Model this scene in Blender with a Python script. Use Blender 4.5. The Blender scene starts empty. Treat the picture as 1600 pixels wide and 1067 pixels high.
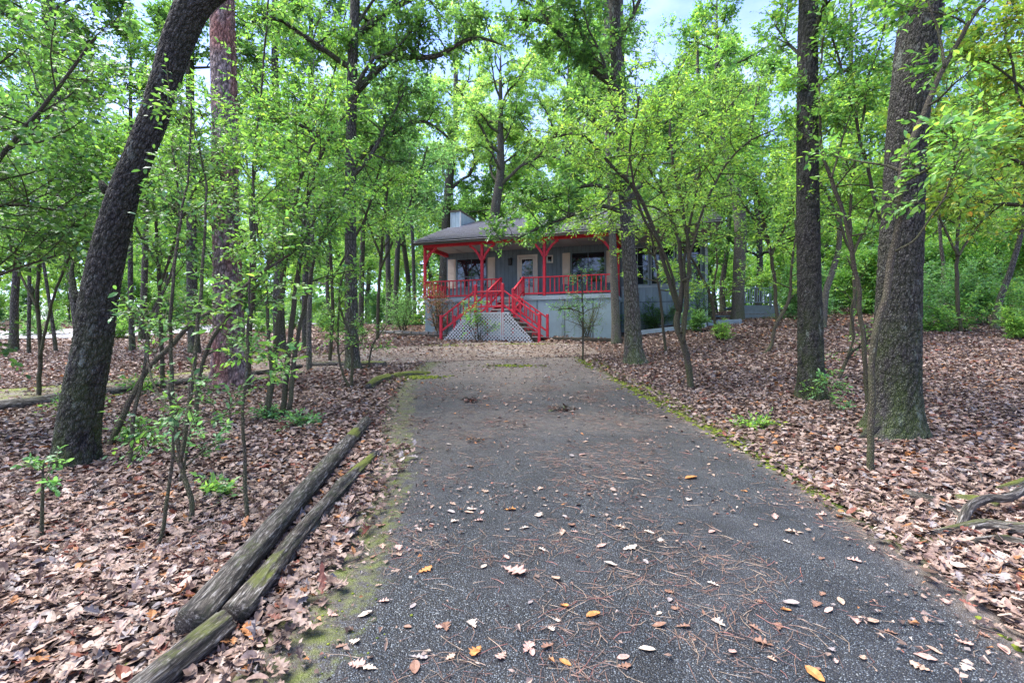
import bpy, bmesh, math, random, time
import numpy as np
from mathutils import Vector, Matrix

T_START = time.time()
SC = bpy.context.scene
COL = SC.collection
R = math.radians

# ------------------------------------------------------------------ camera
F, CX, CY = 755.0, 800.0, 533.5          # focal length and centre in photo pixels
EYE = 1.6
cam = bpy.data.cameras.new("camera")
cam.sensor_width = 36.0
cam.lens = F / 1600.0 * 36.0
cam.clip_start, cam.clip_end = 0.05, 2000
cam_o = bpy.data.objects.new("camera", cam)
cam_o.location = (0, 0, EYE)
cam_o.rotation_euler = (R(90), 0, 0)
COL.objects.link(cam_o)
SC.camera = cam_o

# ------------------------------------------------------------------ world, sun, exposure
SUN_EL, SUN_AZ = R(66), R(285)           # azimuth clockwise from +Y (view direction)
w = bpy.data.worlds.new("World")
SC.world = w
w.use_nodes = True
nt = w.node_tree
nt.nodes.clear()
wo = nt.nodes.new("ShaderNodeOutputWorld")
bg = nt.nodes.new("ShaderNodeBackground")
sky = nt.nodes.new("ShaderNodeTexSky")
sky.sky_type = 'NISHITA'
sky.sun_disc = False
sky.sun_elevation = SUN_EL
sky.sun_rotation = SUN_AZ
sky.dust_density = 0.3
sky.ozone_density = 4.0
tc = nt.nodes.new("ShaderNodeTexCoord")
nz = nt.nodes.new("ShaderNodeTexNoise")
nz.inputs["Scale"].default_value = 2.6
nz.inputs["Detail"].default_value = 7
nz.inputs["Roughness"].default_value = 0.6
mpw = nt.nodes.new("ShaderNodeMapping")
mpw.inputs["Scale"].default_value = (1, 1, 2.2)
rp = nt.nodes.new("ShaderNodeValToRGB")
rp.color_ramp.elements[0].position = 0.46
rp.color_ramp.elements[1].position = 0.68
rp.color_ramp.elements[0].color = (0, 0, 0, 1)
rp.color_ramp.elements[1].color = (0.55, 0.55, 0.55, 1)
mx = nt.nodes.new("ShaderNodeMixRGB")
mx.inputs[2].default_value = (2.8, 3.1, 4.6, 1)
nt.links.new(tc.outputs["Generated"], mpw.inputs[0])
nt.links.new(mpw.outputs[0], nz.inputs["Vector"])
nt.links.new(nz.outputs["Fac"], rp.inputs[0])
nt.links.new(rp.outputs[0], mx.inputs[0])
tn = nt.nodes.new("ShaderNodeMixRGB"); tn.blend_type = 'MULTIPLY'; tn.inputs[0].default_value = 1; tn.inputs[2].default_value = (0.92, 0.84, 1.06, 1)
nt.links.new(sky.outputs[0], tn.inputs[1]); nt.links.new(tn.outputs[0], mx.inputs[1])
nt.links.new(mx.outputs[0], bg.inputs["Color"])
bg.inputs["Strength"].default_value = 0.115
nt.links.new(bg.outputs[0], wo.inputs["Surface"])

sun = bpy.data.lights.new("sun", 'SUN')
sun.energy = 3.3
sun.angle = R(55)
sun.color = (1.0, 0.955, 0.88)
sun_o = bpy.data.objects.new("sun", sun)
sd = Vector((math.sin(SUN_AZ) * math.cos(SUN_EL), math.cos(SUN_AZ) * math.cos(SUN_EL), math.sin(SUN_EL)))
sun_o.rotation_euler = sd.to_track_quat('Z', 'Y').to_euler()
sun_o.location = (0, -5, 30)
COL.objects.link(sun_o)

SC.view_settings.view_transform = 'Standard'
SC.view_settings.look = 'None'
SC.view_settings.gamma = 1
SC.view_settings.use_curve_mapping = False
SC.view_settings.exposure = 2.2
SC.render.engine = 'CYCLES'
SC.cycles.max_bounces = 8
SC.cycles.diffuse_bounces = 4
SC.cycles.transmission_bounces = 6
SC.cycles.glossy_bounces = 2
SC.cycles.use_denoising = True
SC.cycles.sample_clamp_indirect = 6

# ------------------------------------------------------------------ tagging
def tag(o, label=None, cat=None, group=None, kind=None):
    if label: o['label'] = label
    if cat: o['category'] = cat
    if group: o['group'] = group
    if kind: o['kind'] = kind
    return o

def empty(name, loc, label, cat, group=None, rz=0.0):
    o = bpy.data.objects.new(name, None)
    o.empty_display_size = 0.2
    o.location = loc
    o.rotation_euler = (0, 0, rz)
    COL.objects.link(o)
    return tag(o, label, cat, group)

def link(name, me, parent=None):
    o = bpy.data.objects.new(name, me)
    COL.objects.link(o)
    if parent is not None: o.parent = parent
    return o

def nrm(a):
    return a / np.maximum(np.linalg.norm(a, axis=-1, keepdims=True), 1e-9)

# ------------------------------------------------------------------ mesh from arrays
def mk_mesh(name, V, T, mat, col=None, bk=None, smooth=False):
    V = np.asarray(V, np.float32); T = np.asarray(T, np.int32)
    me = bpy.data.meshes.new(name)
    me.vertices.add(len(V)); me.vertices.foreach_set("co", V.ravel())
    n = len(T)
    k = T.shape[1]
    me.loops.add(n * k); me.loops.foreach_set("vertex_index", T.ravel())
    me.polygons.add(n)
    me.polygons.foreach_set("loop_start", np.arange(n, dtype=np.int32) * k)
    me.update(calc_edges=True)
    me.polygons.foreach_set("use_smooth", np.full(n, bool(smooth)))
    if col is not None:
        a = me.color_attributes.new("col", 'FLOAT_COLOR', 'POINT')
        c = np.ones((len(V), 4), np.float32); c[:, :3] = col
        a.data.foreach_set("color", c.ravel())
    if bk is not None:
        a = me.attributes.new("bk", 'FLOAT_VECTOR', 'POINT')
        a.data.foreach_set("vector", np.asarray(bk, np.float32).ravel())
    me.materials.append(mat)
    return me

class Acc:
    def __init__(s): s.V, s.T, s.C, s.B, s.n = [], [], [], [], 0
    def add(s, V, T, C=None, B=None):
        s.V.append(V); s.T.append(T + s.n); s.n += len(V)
        s.C.append(np.broadcast_to(np.ones(3) * 0.5 if C is None else C, V.shape))
        s.B.append(np.zeros(V.shape) if B is None else B)
    def mesh(s, name, mat, smooth=False, bk=True):
        if not s.V: return None
        return mk_mesh(name, np.vstack(s.V), np.vstack(s.T), mat, np.vstack(s.C), np.vstack(s.B) if bk else None, smooth)

def tube(acc, pts, rad, ns=6, col=None, relief=None, cap=True):
    """pts (k,3), rad (k,) -> quads split in triangles; bk holds the straightened bark coordinates."""
    pts = np.asarray(pts, float); rad = np.asarray(rad, float)
    k = len(pts)
    t = np.gradient(pts, axis=0); t = nrm(t)
    ref = np.where(np.abs(t[:, 1:2]) > 0.85, np.array([[1., 0, 0]]), np.array([[0., 1, 0]]))
    a = nrm(np.cross(t, ref)); b = np.cross(t, a)
    ang = np.arange(ns) / ns * 2 * math.pi
    ln = np.concatenate([[0], np.cumsum(np.linalg.norm(np.diff(pts, axis=0), axis=1))])
    rr = np.repeat(rad[:, None], ns, 1)
    cc = None
    if relief is not None:
        rr, cc = relief(rr, np.repeat(ang[None], k, 0), np.repeat(ln[:, None], ns, 1))
    V = pts[:, None] + rr[..., None] * (np.cos(ang)[None, :, None] * a[:, None] + np.sin(ang)[None, :, None] * b[:, None])
    B = np.stack([rad[:, None] * np.cos(ang)[None], rad[:, None] * np.sin(ang)[None], np.repeat(ln[:, None], ns, 1)], -1)
    i = np.arange(k - 1)[:, None] * ns; j = np.arange(ns)[None]; j2 = (j + 1) % ns
    q = np.stack([i + j, i + j2, i + ns + j2, i + ns + j], -1).reshape(-1, 4)
    T = np.vstack([q[:, [0, 1, 2]], q[:, [0, 2, 3]]])
    if cc is not None:
        c = np.repeat(cc.reshape(-1, 1), 3, 1)
    else:
        c = np.broadcast_to(np.array([.5, .5, .5]) if col is None else np.array(col), (k * ns, 3))
    V = V.reshape(-1, 3); B = B.reshape(-1, 3)
    if cap:
        V = np.vstack([V, pts[0], pts[-1]]); B = np.vstack([B, [[0, 0, 0]], [[0, 0, ln[-1]]]]); c = np.vstack([c, c[:1], c[-1:]])
        jj = np.arange(ns); e = (k - 1) * ns
        T = np.vstack([T, np.stack([jj * 0 + k * ns, (jj + 1) % ns, jj], -1), np.stack([jj * 0 + k * ns + 1, e + jj, e + (jj + 1) % ns], -1)])
    acc.add(V, T, c, B)

def resample(pts, rad, step):
    pts = np.asarray(pts, float); rad = np.asarray(rad, float)
    # smooth (Catmull-Rom) then even spacing
    out, ro = [], []
    P = np.vstack([2 * pts[0] - pts[1], pts, 2 * pts[-1] - pts[-2]])
    for i in range(1, len(P) - 2):
        for s in np.linspace(0, 1, 12, endpoint=False):
            a, b, c, d = P[i - 1], P[i], P[i + 1], P[i + 2]
            out.append(.5 * ((2 * b) + (c - a) * s + (2 * a - 5 * b + 4 * c - d) * s * s + (3 * b - a - 3 * c + d) * s ** 3))
            ro.append(rad[i - 1] * (1 - s) + rad[i] * s)
    out.append(pts[-1]); ro.append(rad[-1])
    out = np.array(out); ro = np.array(ro)
    ln = np.concatenate([[0], np.cumsum(np.linalg.norm(np.diff(out, axis=0), axis=1))])
    n = max(3, int(ln[-1] / step) + 1)
    x = np.linspace(0, ln[-1], n)
    return np.stack([np.interp(x, ln, out[:, j]) for j in range(3)], -1), np.interp(x, ln, ro)

# ------------------------------------------------------------------ numpy noise
_rng0 = np.random.default_rng(7)
_G = _rng0.random((256, 256))
def vnoise(x, y):
    x = np.asarray(x, float); y = np.asarray(y, float)
    xi = np.floor(x).astype(int); yi = np.floor(y).astype(int)
    fx = x - xi; fy = y - yi
    fx = fx * fx * (3 - 2 * fx); fy = fy * fy * (3 - 2 * fy)
    g = lambda a, b: _G[a % 256, b % 256]
    return (g(xi, yi) * (1 - fx) + g(xi + 1, yi) * fx) * (1 - fy) + (g(xi, yi + 1) * (1 - fx) + g(xi + 1, yi + 1) * fx) * fy
def fbm(x, y, o=4):
    s = 0; a = .5
    for i in range(o):
        s = s + a * vnoise(x * 2 ** i + 17 * i, y * 2 ** i + 31 * i); a *= .5
    return s
def ss(x, a=0.0, b=1.0):
    t = np.clip((x - a) / (b - a), 0, 1); return t * t * (3 - 2 * t)

def bark_relief(seed, cw, ch, depth, flare=0.0, flare_h=0.3, lobes=5):
    """blocky bark: raised plates between furrows, cells cw wide and ch long (metres), plus a root flare."""
    g = np.random.default_rng(seed)
    J = g.random((64, 512, 2)); ph = g.random() * 6
    def f(rr, th, ln):
        r0 = float(np.median(rr)); nx = max(6, int(round(2 * math.pi * r0 / cw)))
        u = th / (2 * math.pi) * nx; v = ln / ch
        u = u + 1.4 * (fbm(np.cos(th) * 2 + 9 + seed, ln * 2.2 + np.sin(th) * 2) - .5)
        ui = np.floor(u).astype(int); vi = np.floor(v).astype(int)
        d = []
        for du in (-1, 0, 1):
            for dv in (-1, 0, 1):
                j = J[(ui + du) % nx % 64, (vi + dv) % 512]
                d.append((ui + du + j[..., 0] - u) ** 2 + (vi + dv + j[..., 1] - v) ** 2)
        d = np.sqrt(np.sort(np.stack(d), axis=0)[:2])
        e = ss(d[1] - d[0], 0.02, 0.38)
        fine = fbm(th * r0 / .012, ln / .02, 3)
        h = depth * (e - .6) + depth * .8 * (fine - .5)
        big = 1 + .07 * (fbm(np.cos(th) * 1.2 + seed, ln * .9 + np.sin(th) * 1.2, 3) - .5) * 2
        fl = 1 + flare * np.exp(-ln / flare_h) * (1 + .45 * np.cos(lobes * th + ph + ln * 1.5))
        return rr * big * fl + h, .15 + .85 * e
    return f

# ------------------------------------------------------------------ terrain
def ground0(X, Y):
    X = np.asarray(X, float); Y = np.asarray(Y, float)
    a = np.clip(Y, -6, 30); b = np.clip(Y - 30, 0, 45)
    z = .086 * a + .05 * b - .0003 * b * b
    z = z + .60 * ss(X, 3.4, 8.5) * ss(Y, 6, 19)
    z = z + .7 * ss(X, 9, 24) * ss(Y, 10, 26)
    z = z + .08 * ss(X, 2.7, 4.2) * ss(-Y, -14, -8)
    z = z + .5 * ss(-X, 30, 60)
    return z
def drive_edges(Y):
    Y = np.asarray(Y, float)
    L = np.interp(Y, [-1, 1.6, 2.1, 2.8, 4.0, 5.3, 7.0, 9.0, 10.5, 13.5], [-1.3, -1.25, -1.2, -1.15, -1.28, -1.5, -1.85, -2.2, -2.35, -2.2])
    Rr = np.interp(Y, [-1, 2.0, 3, 4.4, 5.5, 7.0, 9, 12.0, 13.5], [2.35, 2.42, 2.55, 2.6, 2.55, 2.42, 2.25, 2.0, 1.9])
    return L, Rr
TRACK = np.array([[-30, 2.4, 1.0], [-18, 5.1, 1.0], [-12, 6.7, 1.0], [-8.3, 7.85, .95], [-6.2, 9.9, 1.1], [-5.0, 12.2, 1.5], [-3.0, 14.2, 2.2], [-0.5, 15.4, 2.6], [1.4, 15.6, 2.2], [2.6, 15.6, 1.5]])
def track_dist(X, Y):
    """signed: <1 inside the dirt track / turnaround"""
    X = np.asarray(X, float); Y = np.asarray(Y, float); best = np.full(np.broadcast(X, Y).shape, 99.)
    for a, b in zip(TRACK[:-1], TRACK[1:]):
        d = b[:2] - a[:2]; t = np.clip(((X - a[0]) * d[0] + (Y - a[1]) * d[1]) / (d @ d), 0, 1)
        ww = a[2] + (b[2] - a[2]) * t
        r = np.hypot(X - a[0] - d[0] * t, Y - a[1] - d[1] * t) / ww
        best = np.minimum(best, r)
    return best
def in_drive(X, Y, m=0.0):
    L, Rr = drive_edges(Y)
    return (X > L - m) & (X < Rr + m) & (Y < 13.5 + m) & (Y > -2)
def ground(X, Y):
    X = np.asarray(X, float); Y = np.asarray(Y, float)
    z = ground0(X, Y)
    L, Rr = drive_edges(Y)
    out = np.maximum(np.maximum(L - X, X - Rr), np.maximum(Y - 13.5, 0))
    out = np.minimum(out, (track_dist(X, Y) - 1) * 1.2)
    m = ss(out, 0.0, .8)
    z = z + m * (.10 * (fbm(X * .5, Y * .5) - .45) + .05 * (fbm(X * 1.9 + 5, Y * 1.9) - .45))
    return z
def P(px, py):
    """the ground point a photo pixel looks at"""
    Y = np.concatenate([np.arange(1.0, 30, .01), np.arange(30, 120, .05)])
    X = (px - CX) / F * Y
    zr = EYE + (CY - py) / F * Y
    g = ground(X, Y)
    i = np.argmax(g >= zr)
    if g[i] < zr[i]: i = len(Y) - 1
    return float(X[i]), float(Y[i]), float(g[i])
def W(px, py, Y):
    return np.array([(px - CX) / F * Y, Y, EYE + (CY - py) / F * Y])

# ------------------------------------------------------------------ node helper
class N:
    def __init__(s, name):
        s.m = bpy.data.materials.new(name); s.m.use_nodes = True
        s.t = s.m.node_tree; s.t.nodes.clear()
        s.out = s.t.nodes.new("ShaderNodeOutputMaterial")
    def n(s, ty, **kw):
        nd = s.t.nodes.new("ShaderNode" + ty)
        for k, v in kw.items():
            if k in nd.inputs.keys() or isinstance(k, int): pass
            setattr(nd, k, v)
        return nd
    def set(s, nd, **kw):
        for k, v in kw.items():
            nd.inputs[k.replace('_', ' ')].default_value = v
        return nd
    def l(s, a, b): s.t.links.new(a, b)
    def attr(s, name):
        a = s.n("Attribute"); a.attribute_name = name; return a
    def coord(s, scale=(1, 1, 1), src="obj", attr=None):
        mp = s.n("Mapping"); mp.inputs["Scale"].default_value = scale
        if attr: s.l(s.attr(attr).outputs["Vector"], mp.inputs[0])
        else:
            t = s.n("TexCoord"); s.l(t.outputs["Object"], mp.inputs[0])
        return mp.outputs[0]
    def geo(s, scale=(1, 1, 1)):
        mp = s.n("Mapping"); mp.inputs["Scale"].default_value = scale
        g = s.n("NewGeometry"); s.l(g.outputs["Position"], mp.inputs[0]); return mp.outputs[0]
    def noise(s, vec, scale, detail=4, rough=.55, dist=0):
        t = s.n("TexNoise"); s.l(vec, t.inputs["Vector"])
        t.inputs["Scale"].default_value = scale; t.inputs["Detail"].default_value = detail
        t.inputs["Roughness"].default_value = rough; t.inputs["Distortion"].default_value = dist
        return t.outputs["Fac"]
    def voro(s, vec, scale, feature='F1', out="Distance", rnd=1.0):
        t = s.n("TexVoronoi"); t.feature = feature; s.l(vec, t.inputs["Vector"])
        t.inputs["Scale"].default_value = scale; t.inputs["Randomness"].default_value = rnd
        return t.outputs[out]
    def ramp(s, fac, stops, interp='LINEAR'):
        r = s.n("ValToRGB"); s.l(fac, r.inputs[0]); cr = r.color_ramp; cr.interpolation = interp
        while len(cr.elements) < len(stops): cr.elements.new(.5)
        for e, (p, c) in zip(cr.elements, stops):
            e.position = p; e.color = (*c, 1) if len(c) == 3 else c
        return r.outputs[0]
    def mix(s, fac, a, b, mode='MIX'):
        m = s.n("MixRGB"); m.blend_type = mode
        for i, v in ((0, fac), (1, a), (2, b)):
            if isinstance(v, (int, float)): m.inputs[i].default_value = v if i == 0 else (v, v, v, 1)
            elif isinstance(v, tuple): m.inputs[i].default_value = (*v, 1)
            else: s.l(v, m.inputs[i])
        return m.outputs[0]
    def math(s, op, a, b=0.0, clamp=False):
        m = s.n("Math"); m.operation = op; m.use_clamp = clamp
        for i, v in ((0, a), (1, b)):
            if isinstance(v, (int, float)): m.inputs[i].default_value = v
            else: s.l(v, m.inputs[i])
        return m.outputs[0]
    def bump(s, h, strength=.5, dist=.01):
        b = s.n("Bump"); s.l(h, b.inputs["Height"]); b.inputs["Strength"].default_value = strength
        b.inputs["Distance"].default_value = dist; return b.outputs[0]
    def bsdf(s, color, rough=.6, spec=.35, normal=None, metal=0):
        p = s.n("BsdfPrincipled")
        if isinstance(color, tuple): p.inputs["Base Color"].default_value = (*color, 1)
        else: s.l(color, p.inputs["Base Color"])
        if isinstance(rough, (int, float)): p.inputs["Roughness"].default_value = rough
        else: s.l(rough, p.inputs["Roughness"])
        p.inputs["Specular IOR Level"].default_value = spec
        p.inputs["Metallic"].default_value = metal
        if normal is not None: s.l(normal, p.inputs["Normal"])
        return p
    def done(s, sh):
        s.l(sh.outputs[0], s.out.inputs["Surface"]); return s.m

def m_leaf(name, tr=.46, rough=.36, spec=.55):
    s = N(name); a = s.attr("col").outputs["Color"]
    p = s.bsdf(a, rough, spec)
    t = s.n("BsdfTranslucent"); c = s.mix(1.0, a, (1.65, 1.55, .8), 'MULTIPLY'); s.l(c, t.inputs["Color"])
    m = s.n("MixShader"); m.inputs[0].default_value = tr
    s.l(p.outputs[0], m.inputs[1]); s.l(t.outputs[0], m.inputs[2])
    return s.done(m)

def m_litter(name):
    s = N(name); a = s.attr("col").outputs["Color"]
    g = s.geo(); n1 = s.noise(g, 45, 3)
    c = s.mix(1.0, a, s.ramp(n1, [(.3, (.62, .6, .58)), (.7, (1.25, 1.25, 1.25))]), 'MULTIPLY')
    p = s.bsdf(c, .55, .35, s.bump(n1, .35, .004))
    t = s.n("BsdfTranslucent"); s.l(c, t.inputs["Color"])
    m = s.n("MixShader"); m.inputs[0].default_value = .12
    s.l(p.outputs[0], m.inputs[1]); s.l(t.outputs[0], m.inputs[2])
    return s.done(m)

def m_bark(name, plate, furrow, moss=(.09, .14, .02), moss_amt=.0, sx=26, sz=8, red=None, relief=False, lich=.25):
    s = N(name)
    v = s.coord((1, 1, sz / sx), attr="bk")
    ns = s.noise(v, 4, 3)
    wv = s.n("VectorMath"); wv.operation = 'ADD'
    s.l(v, wv.inputs[0])
    nn = s.n("TexNoise"); s.l(v, nn.inputs["Vector"]); nn.inputs["Scale"].default_value = 9
    sc = s.n("VectorMath"); sc.operation = 'SCALE'; s.l(nn.outputs["Color"], sc.inputs[0]); sc.inputs["Scale"].default_value = .035
    s.l(sc.outputs[0], wv.inputs[1])
    e = s.voro(wv.outputs[0], sx, 'DISTANCE_TO_EDGE')
    fine = s.noise(v, sx * 4.5, 4, .65)
    h = s.math('ADD', s.math('MINIMUM', s.math('MULTIPLY', e, 3.2), 1.0), s.math('MULTIPLY', fine, .55))
    if relief:
        rel = s.n("SeparateColor"); s.l(s.attr("col").outputs["Color"], rel.inputs[0])
        fac = s.math('MULTIPLY', rel.outputs[0], s.ramp(e, [(.0, (.35,) * 3), (.2, (1,) * 3)]))
    else:
        fac = s.ramp(e, [(.0, (0,) * 3), (.22, (1,) * 3)])
    c = s.mix(fac, furrow, plate)
    c = s.mix(1.0, c, s.ramp(fine, [(.3, (.55,) * 3), (.72, (1.5,) * 3)]), 'MULTIPLY')
    if red: c = s.mix(s.ramp(s.noise(v, 2.2, 3), [(.42, (0,) * 3), (.62, (.9,) * 3)]), c, s.mix(1.0, c, red, 'MULTIPLY'))
    if lich: c = s.mix(s.ramp(s.noise(v, 7, 5, .7), [(.6, (0,) * 3), (.68, (lich,) * 3)]), c, (.30, .33, .27))
    if moss_amt:
        z = s.n("SeparateXYZ"); s.l(s.attr("bk").outputs["Vector"], z.inputs[0])
        low = s.math('SUBTRACT', 1.0, s.math('MULTIPLY', z.outputs[2], .55), True)
        mk = s.math('MULTIPLY', s.ramp(s.noise(v, 6, 5, .7), [(.38, (0,) * 3), (.6, (1,) * 3)]), s.math('ADD', s.math('MULTIPLY', low, 1.1), .22))
        c = s.mix(s.math('MULTIPLY', mk, moss_amt, True), c, moss)
    return s.done(s.bsdf(c, .85, .2, s.bump(h, .9, .02 if sx < 60 else .008)))

def m_paint(name, col, rough=.55, var=.25, scale=6, grime=None):
    s = N(name); o = s.coord()
    n1 = s.noise(o, scale, 5, .65); n2 = s.noise(o, scale * 9, 3)
    c = s.mix(1.0, col, s.ramp(n1, [(.3, (1 - var,) * 3), (.7, (1 + var * .5,) * 3)]), 'MULTIPLY')
    if grime: c = s.mix(s.ramp(n2, [(.5, (0,) * 3), (.75, (.6,) * 3)]), c, grime)
    return s.done(s.bsdf(c, rough, .35, s.bump(n2, .15, .01)))

def m_siding(name, col, groove=.19, axis=0, var=.2):
    """painted grooved boards: fine vertical grooves in relief"""
    s = N(name); t = s.n("TexCoord"); sp = s.n("SeparateXYZ"); s.l(t.outputs["Object"], sp.inputs[0])
    ax = s.math('ADD', sp.outputs[0], s.math('MULTIPLY', sp.outputs[1], 1.0)) if axis == 0 else sp.outputs[2]
    fr = s.math('FRACT', s.math('DIVIDE', ax, groove))
    d = s.math('ABSOLUTE', s.math('SUBTRACT', fr, .5))
    g = s.ramp(d, [(.0, (0,) * 3), (.05, (1,) * 3)])
    o = s.coord((1, 1, .3)); n1 = s.noise(o, 5, 6, .7); n2 = s.noise(s.coord(), 1.3, 3)
    c = s.mix(1.0, col, s.ramp(n1, [(.3, (1 - var,) * 3), (.7, (1 + var,) * 3)]), 'MULTIPLY')
    c = s.mix(s.ramp(n2, [(.5, (0,) * 3), (.8, (.35,) * 3)]), c, (.10, .12, .09))
    c = s.mix(g, s.mix(1.0, c, .35, 'MULTIPLY'), c)
    return s.done(s.bsdf(c, .6, .3, s.bump(g, .8, .012)))

def m_asphalt():
    s = N("weathered_asphalt"); g = s.geo()
    cell = s.voro(g, 125, 'F1', "Color"); de = s.voro(g, 125, 'F1', "Distance")
    sep = s.n("SeparateColor"); s.l(cell, sep.inputs[0])
    stone = s.ramp(sep.outputs[0], [(.0, (.012, .014, .017)), (.42, (.035, .04, .045)), (.62, (.08, .097, .115)), (.86, (.17, .20, .22)), (1, (.40, .42, .40))])
    c = s.mix(s.ramp(de, [(.30, (0,) * 3), (.52, (1,) * 3)]), stone, (.010, .011, .013))
    big = s.noise(g, .9, 6, .65)
    c = s.mix(s.ramp(big, [(.40, (0,) * 3), (.62, (.45,) * 3)]), c, (.062, .062, .066))
    bl = s.noise(g, 2.6, 7, .75, .4)
    c = s.mix(1.0, c, s.ramp(bl, [(.32, (.26, .29, .33)), (.5, (.56, .60, .66)), (.68, (.98, .97, .95))]), 'MULTIPLY')
    a = s.attr("col"); sp = s.n("SeparateColor"); s.l(a.outputs["Color"], sp.inputs[0])
    n2 = s.noise(g, 9, 6, .72)
    # R: dust and needle duff, G: moss
    duff = s.math('MULTIPLY', sp.outputs[0], s.ramp(n2, [(.28, (0,) * 3), (.55, (1,) * 3)]))
    c = s.mix(duff, c, s.mix(s.noise(g, 60, 3), (.10, .075, .055), (.27, .22, .18)))
    mf = s.math('SUBTRACT', s.math('ADD', sp.outputs[1], s.math('MULTIPLY', n2, .9)), .95)
    mf = s.math('MULTIPLY', mf, 5.0, True)
    c = s.mix(mf, c, s.mix(s.noise(g, 30, 5, .7), (.012, .022, .006), (.17, .20, .035)))
    h = s.math('ADD', s.math('SUBTRACT', .6, de), s.math('MULTIPLY', sep.outputs[1], .3))
    h = s.math('ADD', h, s.math('MULTIPLY', mf, 1.2))
    rg = s.ramp(sep.outputs[1], [(0, (.35,) * 3), (1, (.8,) * 3)])
    return s.done(s.bsdf(c, rg, .45, s.bump(h, .8, .008)))

def m_soil():
    s = N("leaf_covered_soil"); g = s.geo()
    nz_ = s.n('TexNoise'); s.l(g, nz_.inputs['Vector']); nz_.inputs['Scale'].default_value = 14; vm = s.n('VectorMath'); vm.operation = 'SCALE'; s.l(nz_.outputs['Color'], vm.inputs[0]); vm.inputs['Scale'].default_value = .12; va = s.n('VectorMath'); va.operation = 'ADD'; s.l(vm.outputs[0], va.inputs[0]); s.l(g, va.inputs[1]); gw = va.outputs[0]
    cell = s.voro(gw, 17, 'F1', "Color"); d = s.voro(gw, 17, 'F1'); sep = s.n("SeparateColor"); s.l(cell, sep.inputs[0])
    leaf = s.ramp(sep.outputs[0], [(0, (.07, .04, .028)), (.3, (.15, .085, .06)), (.6, (.26, .17, .125)), (.85, (.36, .25, .20)), (1, (.30, .27, .27))])
    c = s.mix(s.ramp(d, [(.3, (0,) * 3), (.6, (1,) * 3)]), leaf, (.05, .034, .025))
    n = s.noise(g, 40, 5, .7)
    c = s.mix(1.0, c, s.ramp(n, [(.3, (.6,) * 3), (.7, (1.3,) * 3)]), 'MULTIPLY')
    a = s.attr("col"); sp = s.n("SeparateColor"); s.l(a.outputs["Color"], sp.inputs[0])
    n2 = s.noise(g, 3, 6, .7)
    mf = s.math('MULTIPLY', s.math('SUBTRACT', s.math('ADD', sp.outputs[1], s.math('MULTIPLY', n2, .9)), .95), 4.0, True)
    c = s.mix(mf, c, s.mix(s.noise(g, 20, 4), (.06, .10, .015), (.20, .27, .04)))
    return s.done(s.bsdf(c, .9, .2, s.bump(s.math('ADD', n, s.math('MULTIPLY', d, -.8)), .8, .03)))

def m_track():
    s = N("packed_gravel"); g = s.geo()
    cell = s.voro(g, 60, 'F1', "Color"); sep = s.n("SeparateColor"); s.l(cell, sep.inputs[0])
    c = s.ramp(sep.outputs[0], [(0, (.07, .045, .03)), (.5, (.16, .115, .085)), (.85, (.24, .19, .15)), (1, (.38, .33, .28))])
    n2 = s.noise(g, 1.4, 6, .7)
    c = s.mix(s.ramp(n2, [(.5, (0,) * 3), (.66, (.7,) * 3)]), c, (.25, .24, .22))
    a = s.attr("col"); sp = s.n("SeparateColor"); s.l(a.outputs["Color"], sp.inputs[0])
    n3 = s.noise(g, 4, 6, .7)
    mf = s.math('MULTIPLY', s.math('SUBTRACT', s.math('ADD', sp.outputs[1], s.math('MULTIPLY', n3, .9)), .95), 4.0, True)
    c = s.mix(mf, c, s.mix(s.noise(g, 25, 4), (.10, .12, .03), (.24, .27, .06)))
    n = s.noise(g, 50, 5, .7)
    return s.done(s.bsdf(c, .9, .25, s.bump(n, .8, .02)))

def m_log():
    s = N("weathered_timber"); v = s.coord((1, 1, .13), attr="bk")
    n1 = s.noise(v, 75, 7, .78, .6); v2 = s.coord((1, 1, .5), attr="bk"); n2 = s.noise(v2, 7, 8, .75)
    ck = s.voro(s.coord((1, 1, .05), attr="bk"), 42, 'DISTANCE_TO_EDGE')
    c = s.ramp(n1, [(.38, (.008, .006, .005)), (.47, (.05, .04, .03)), (.54, (.15, .13, .105)), (.62, (.42, .40, .36))])
    c = s.mix(s.ramp(ck, [(.0, (1,) * 3), (.045, (0,) * 3)]), c, (.006, .005, .004))
    c = s.mix(s.ramp(n2, [(.50, (0,) * 3), (.60, (.75,) * 3)]), c, (.035, .042, .018))
    a = s.attr("col"); sp = s.n("SeparateColor"); s.l(a.outputs["Color"], sp.inputs[0])
    ge = s.n("NewGeometry"); sn = s.n("SeparateXYZ"); s.l(ge.outputs["Normal"], sn.inputs[0])
    up = s.math('MULTIPLY', sn.outputs[2], .35)
    mf = s.math('MULTIPLY', s.math('SUBTRACT', s.math('ADD', s.math('ADD', sp.outputs[1], up), s.math('MULTIPLY', n2, 1.3)), 1.58), 4.0, True)
    c = s.mix(mf, c, s.mix(s.noise(v2, 40, 5, .7), (.02, .035, .006), (.26, .29, .04)))
    return s.done(s.bsdf(c, .7, .4, s.bump(s.math('ADD', s.math('ADD', n1, s.math('MULTIPLY', n2, .8)), s.math('MULTIPLY', mf, .4)), 1.0, .03)))

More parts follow.
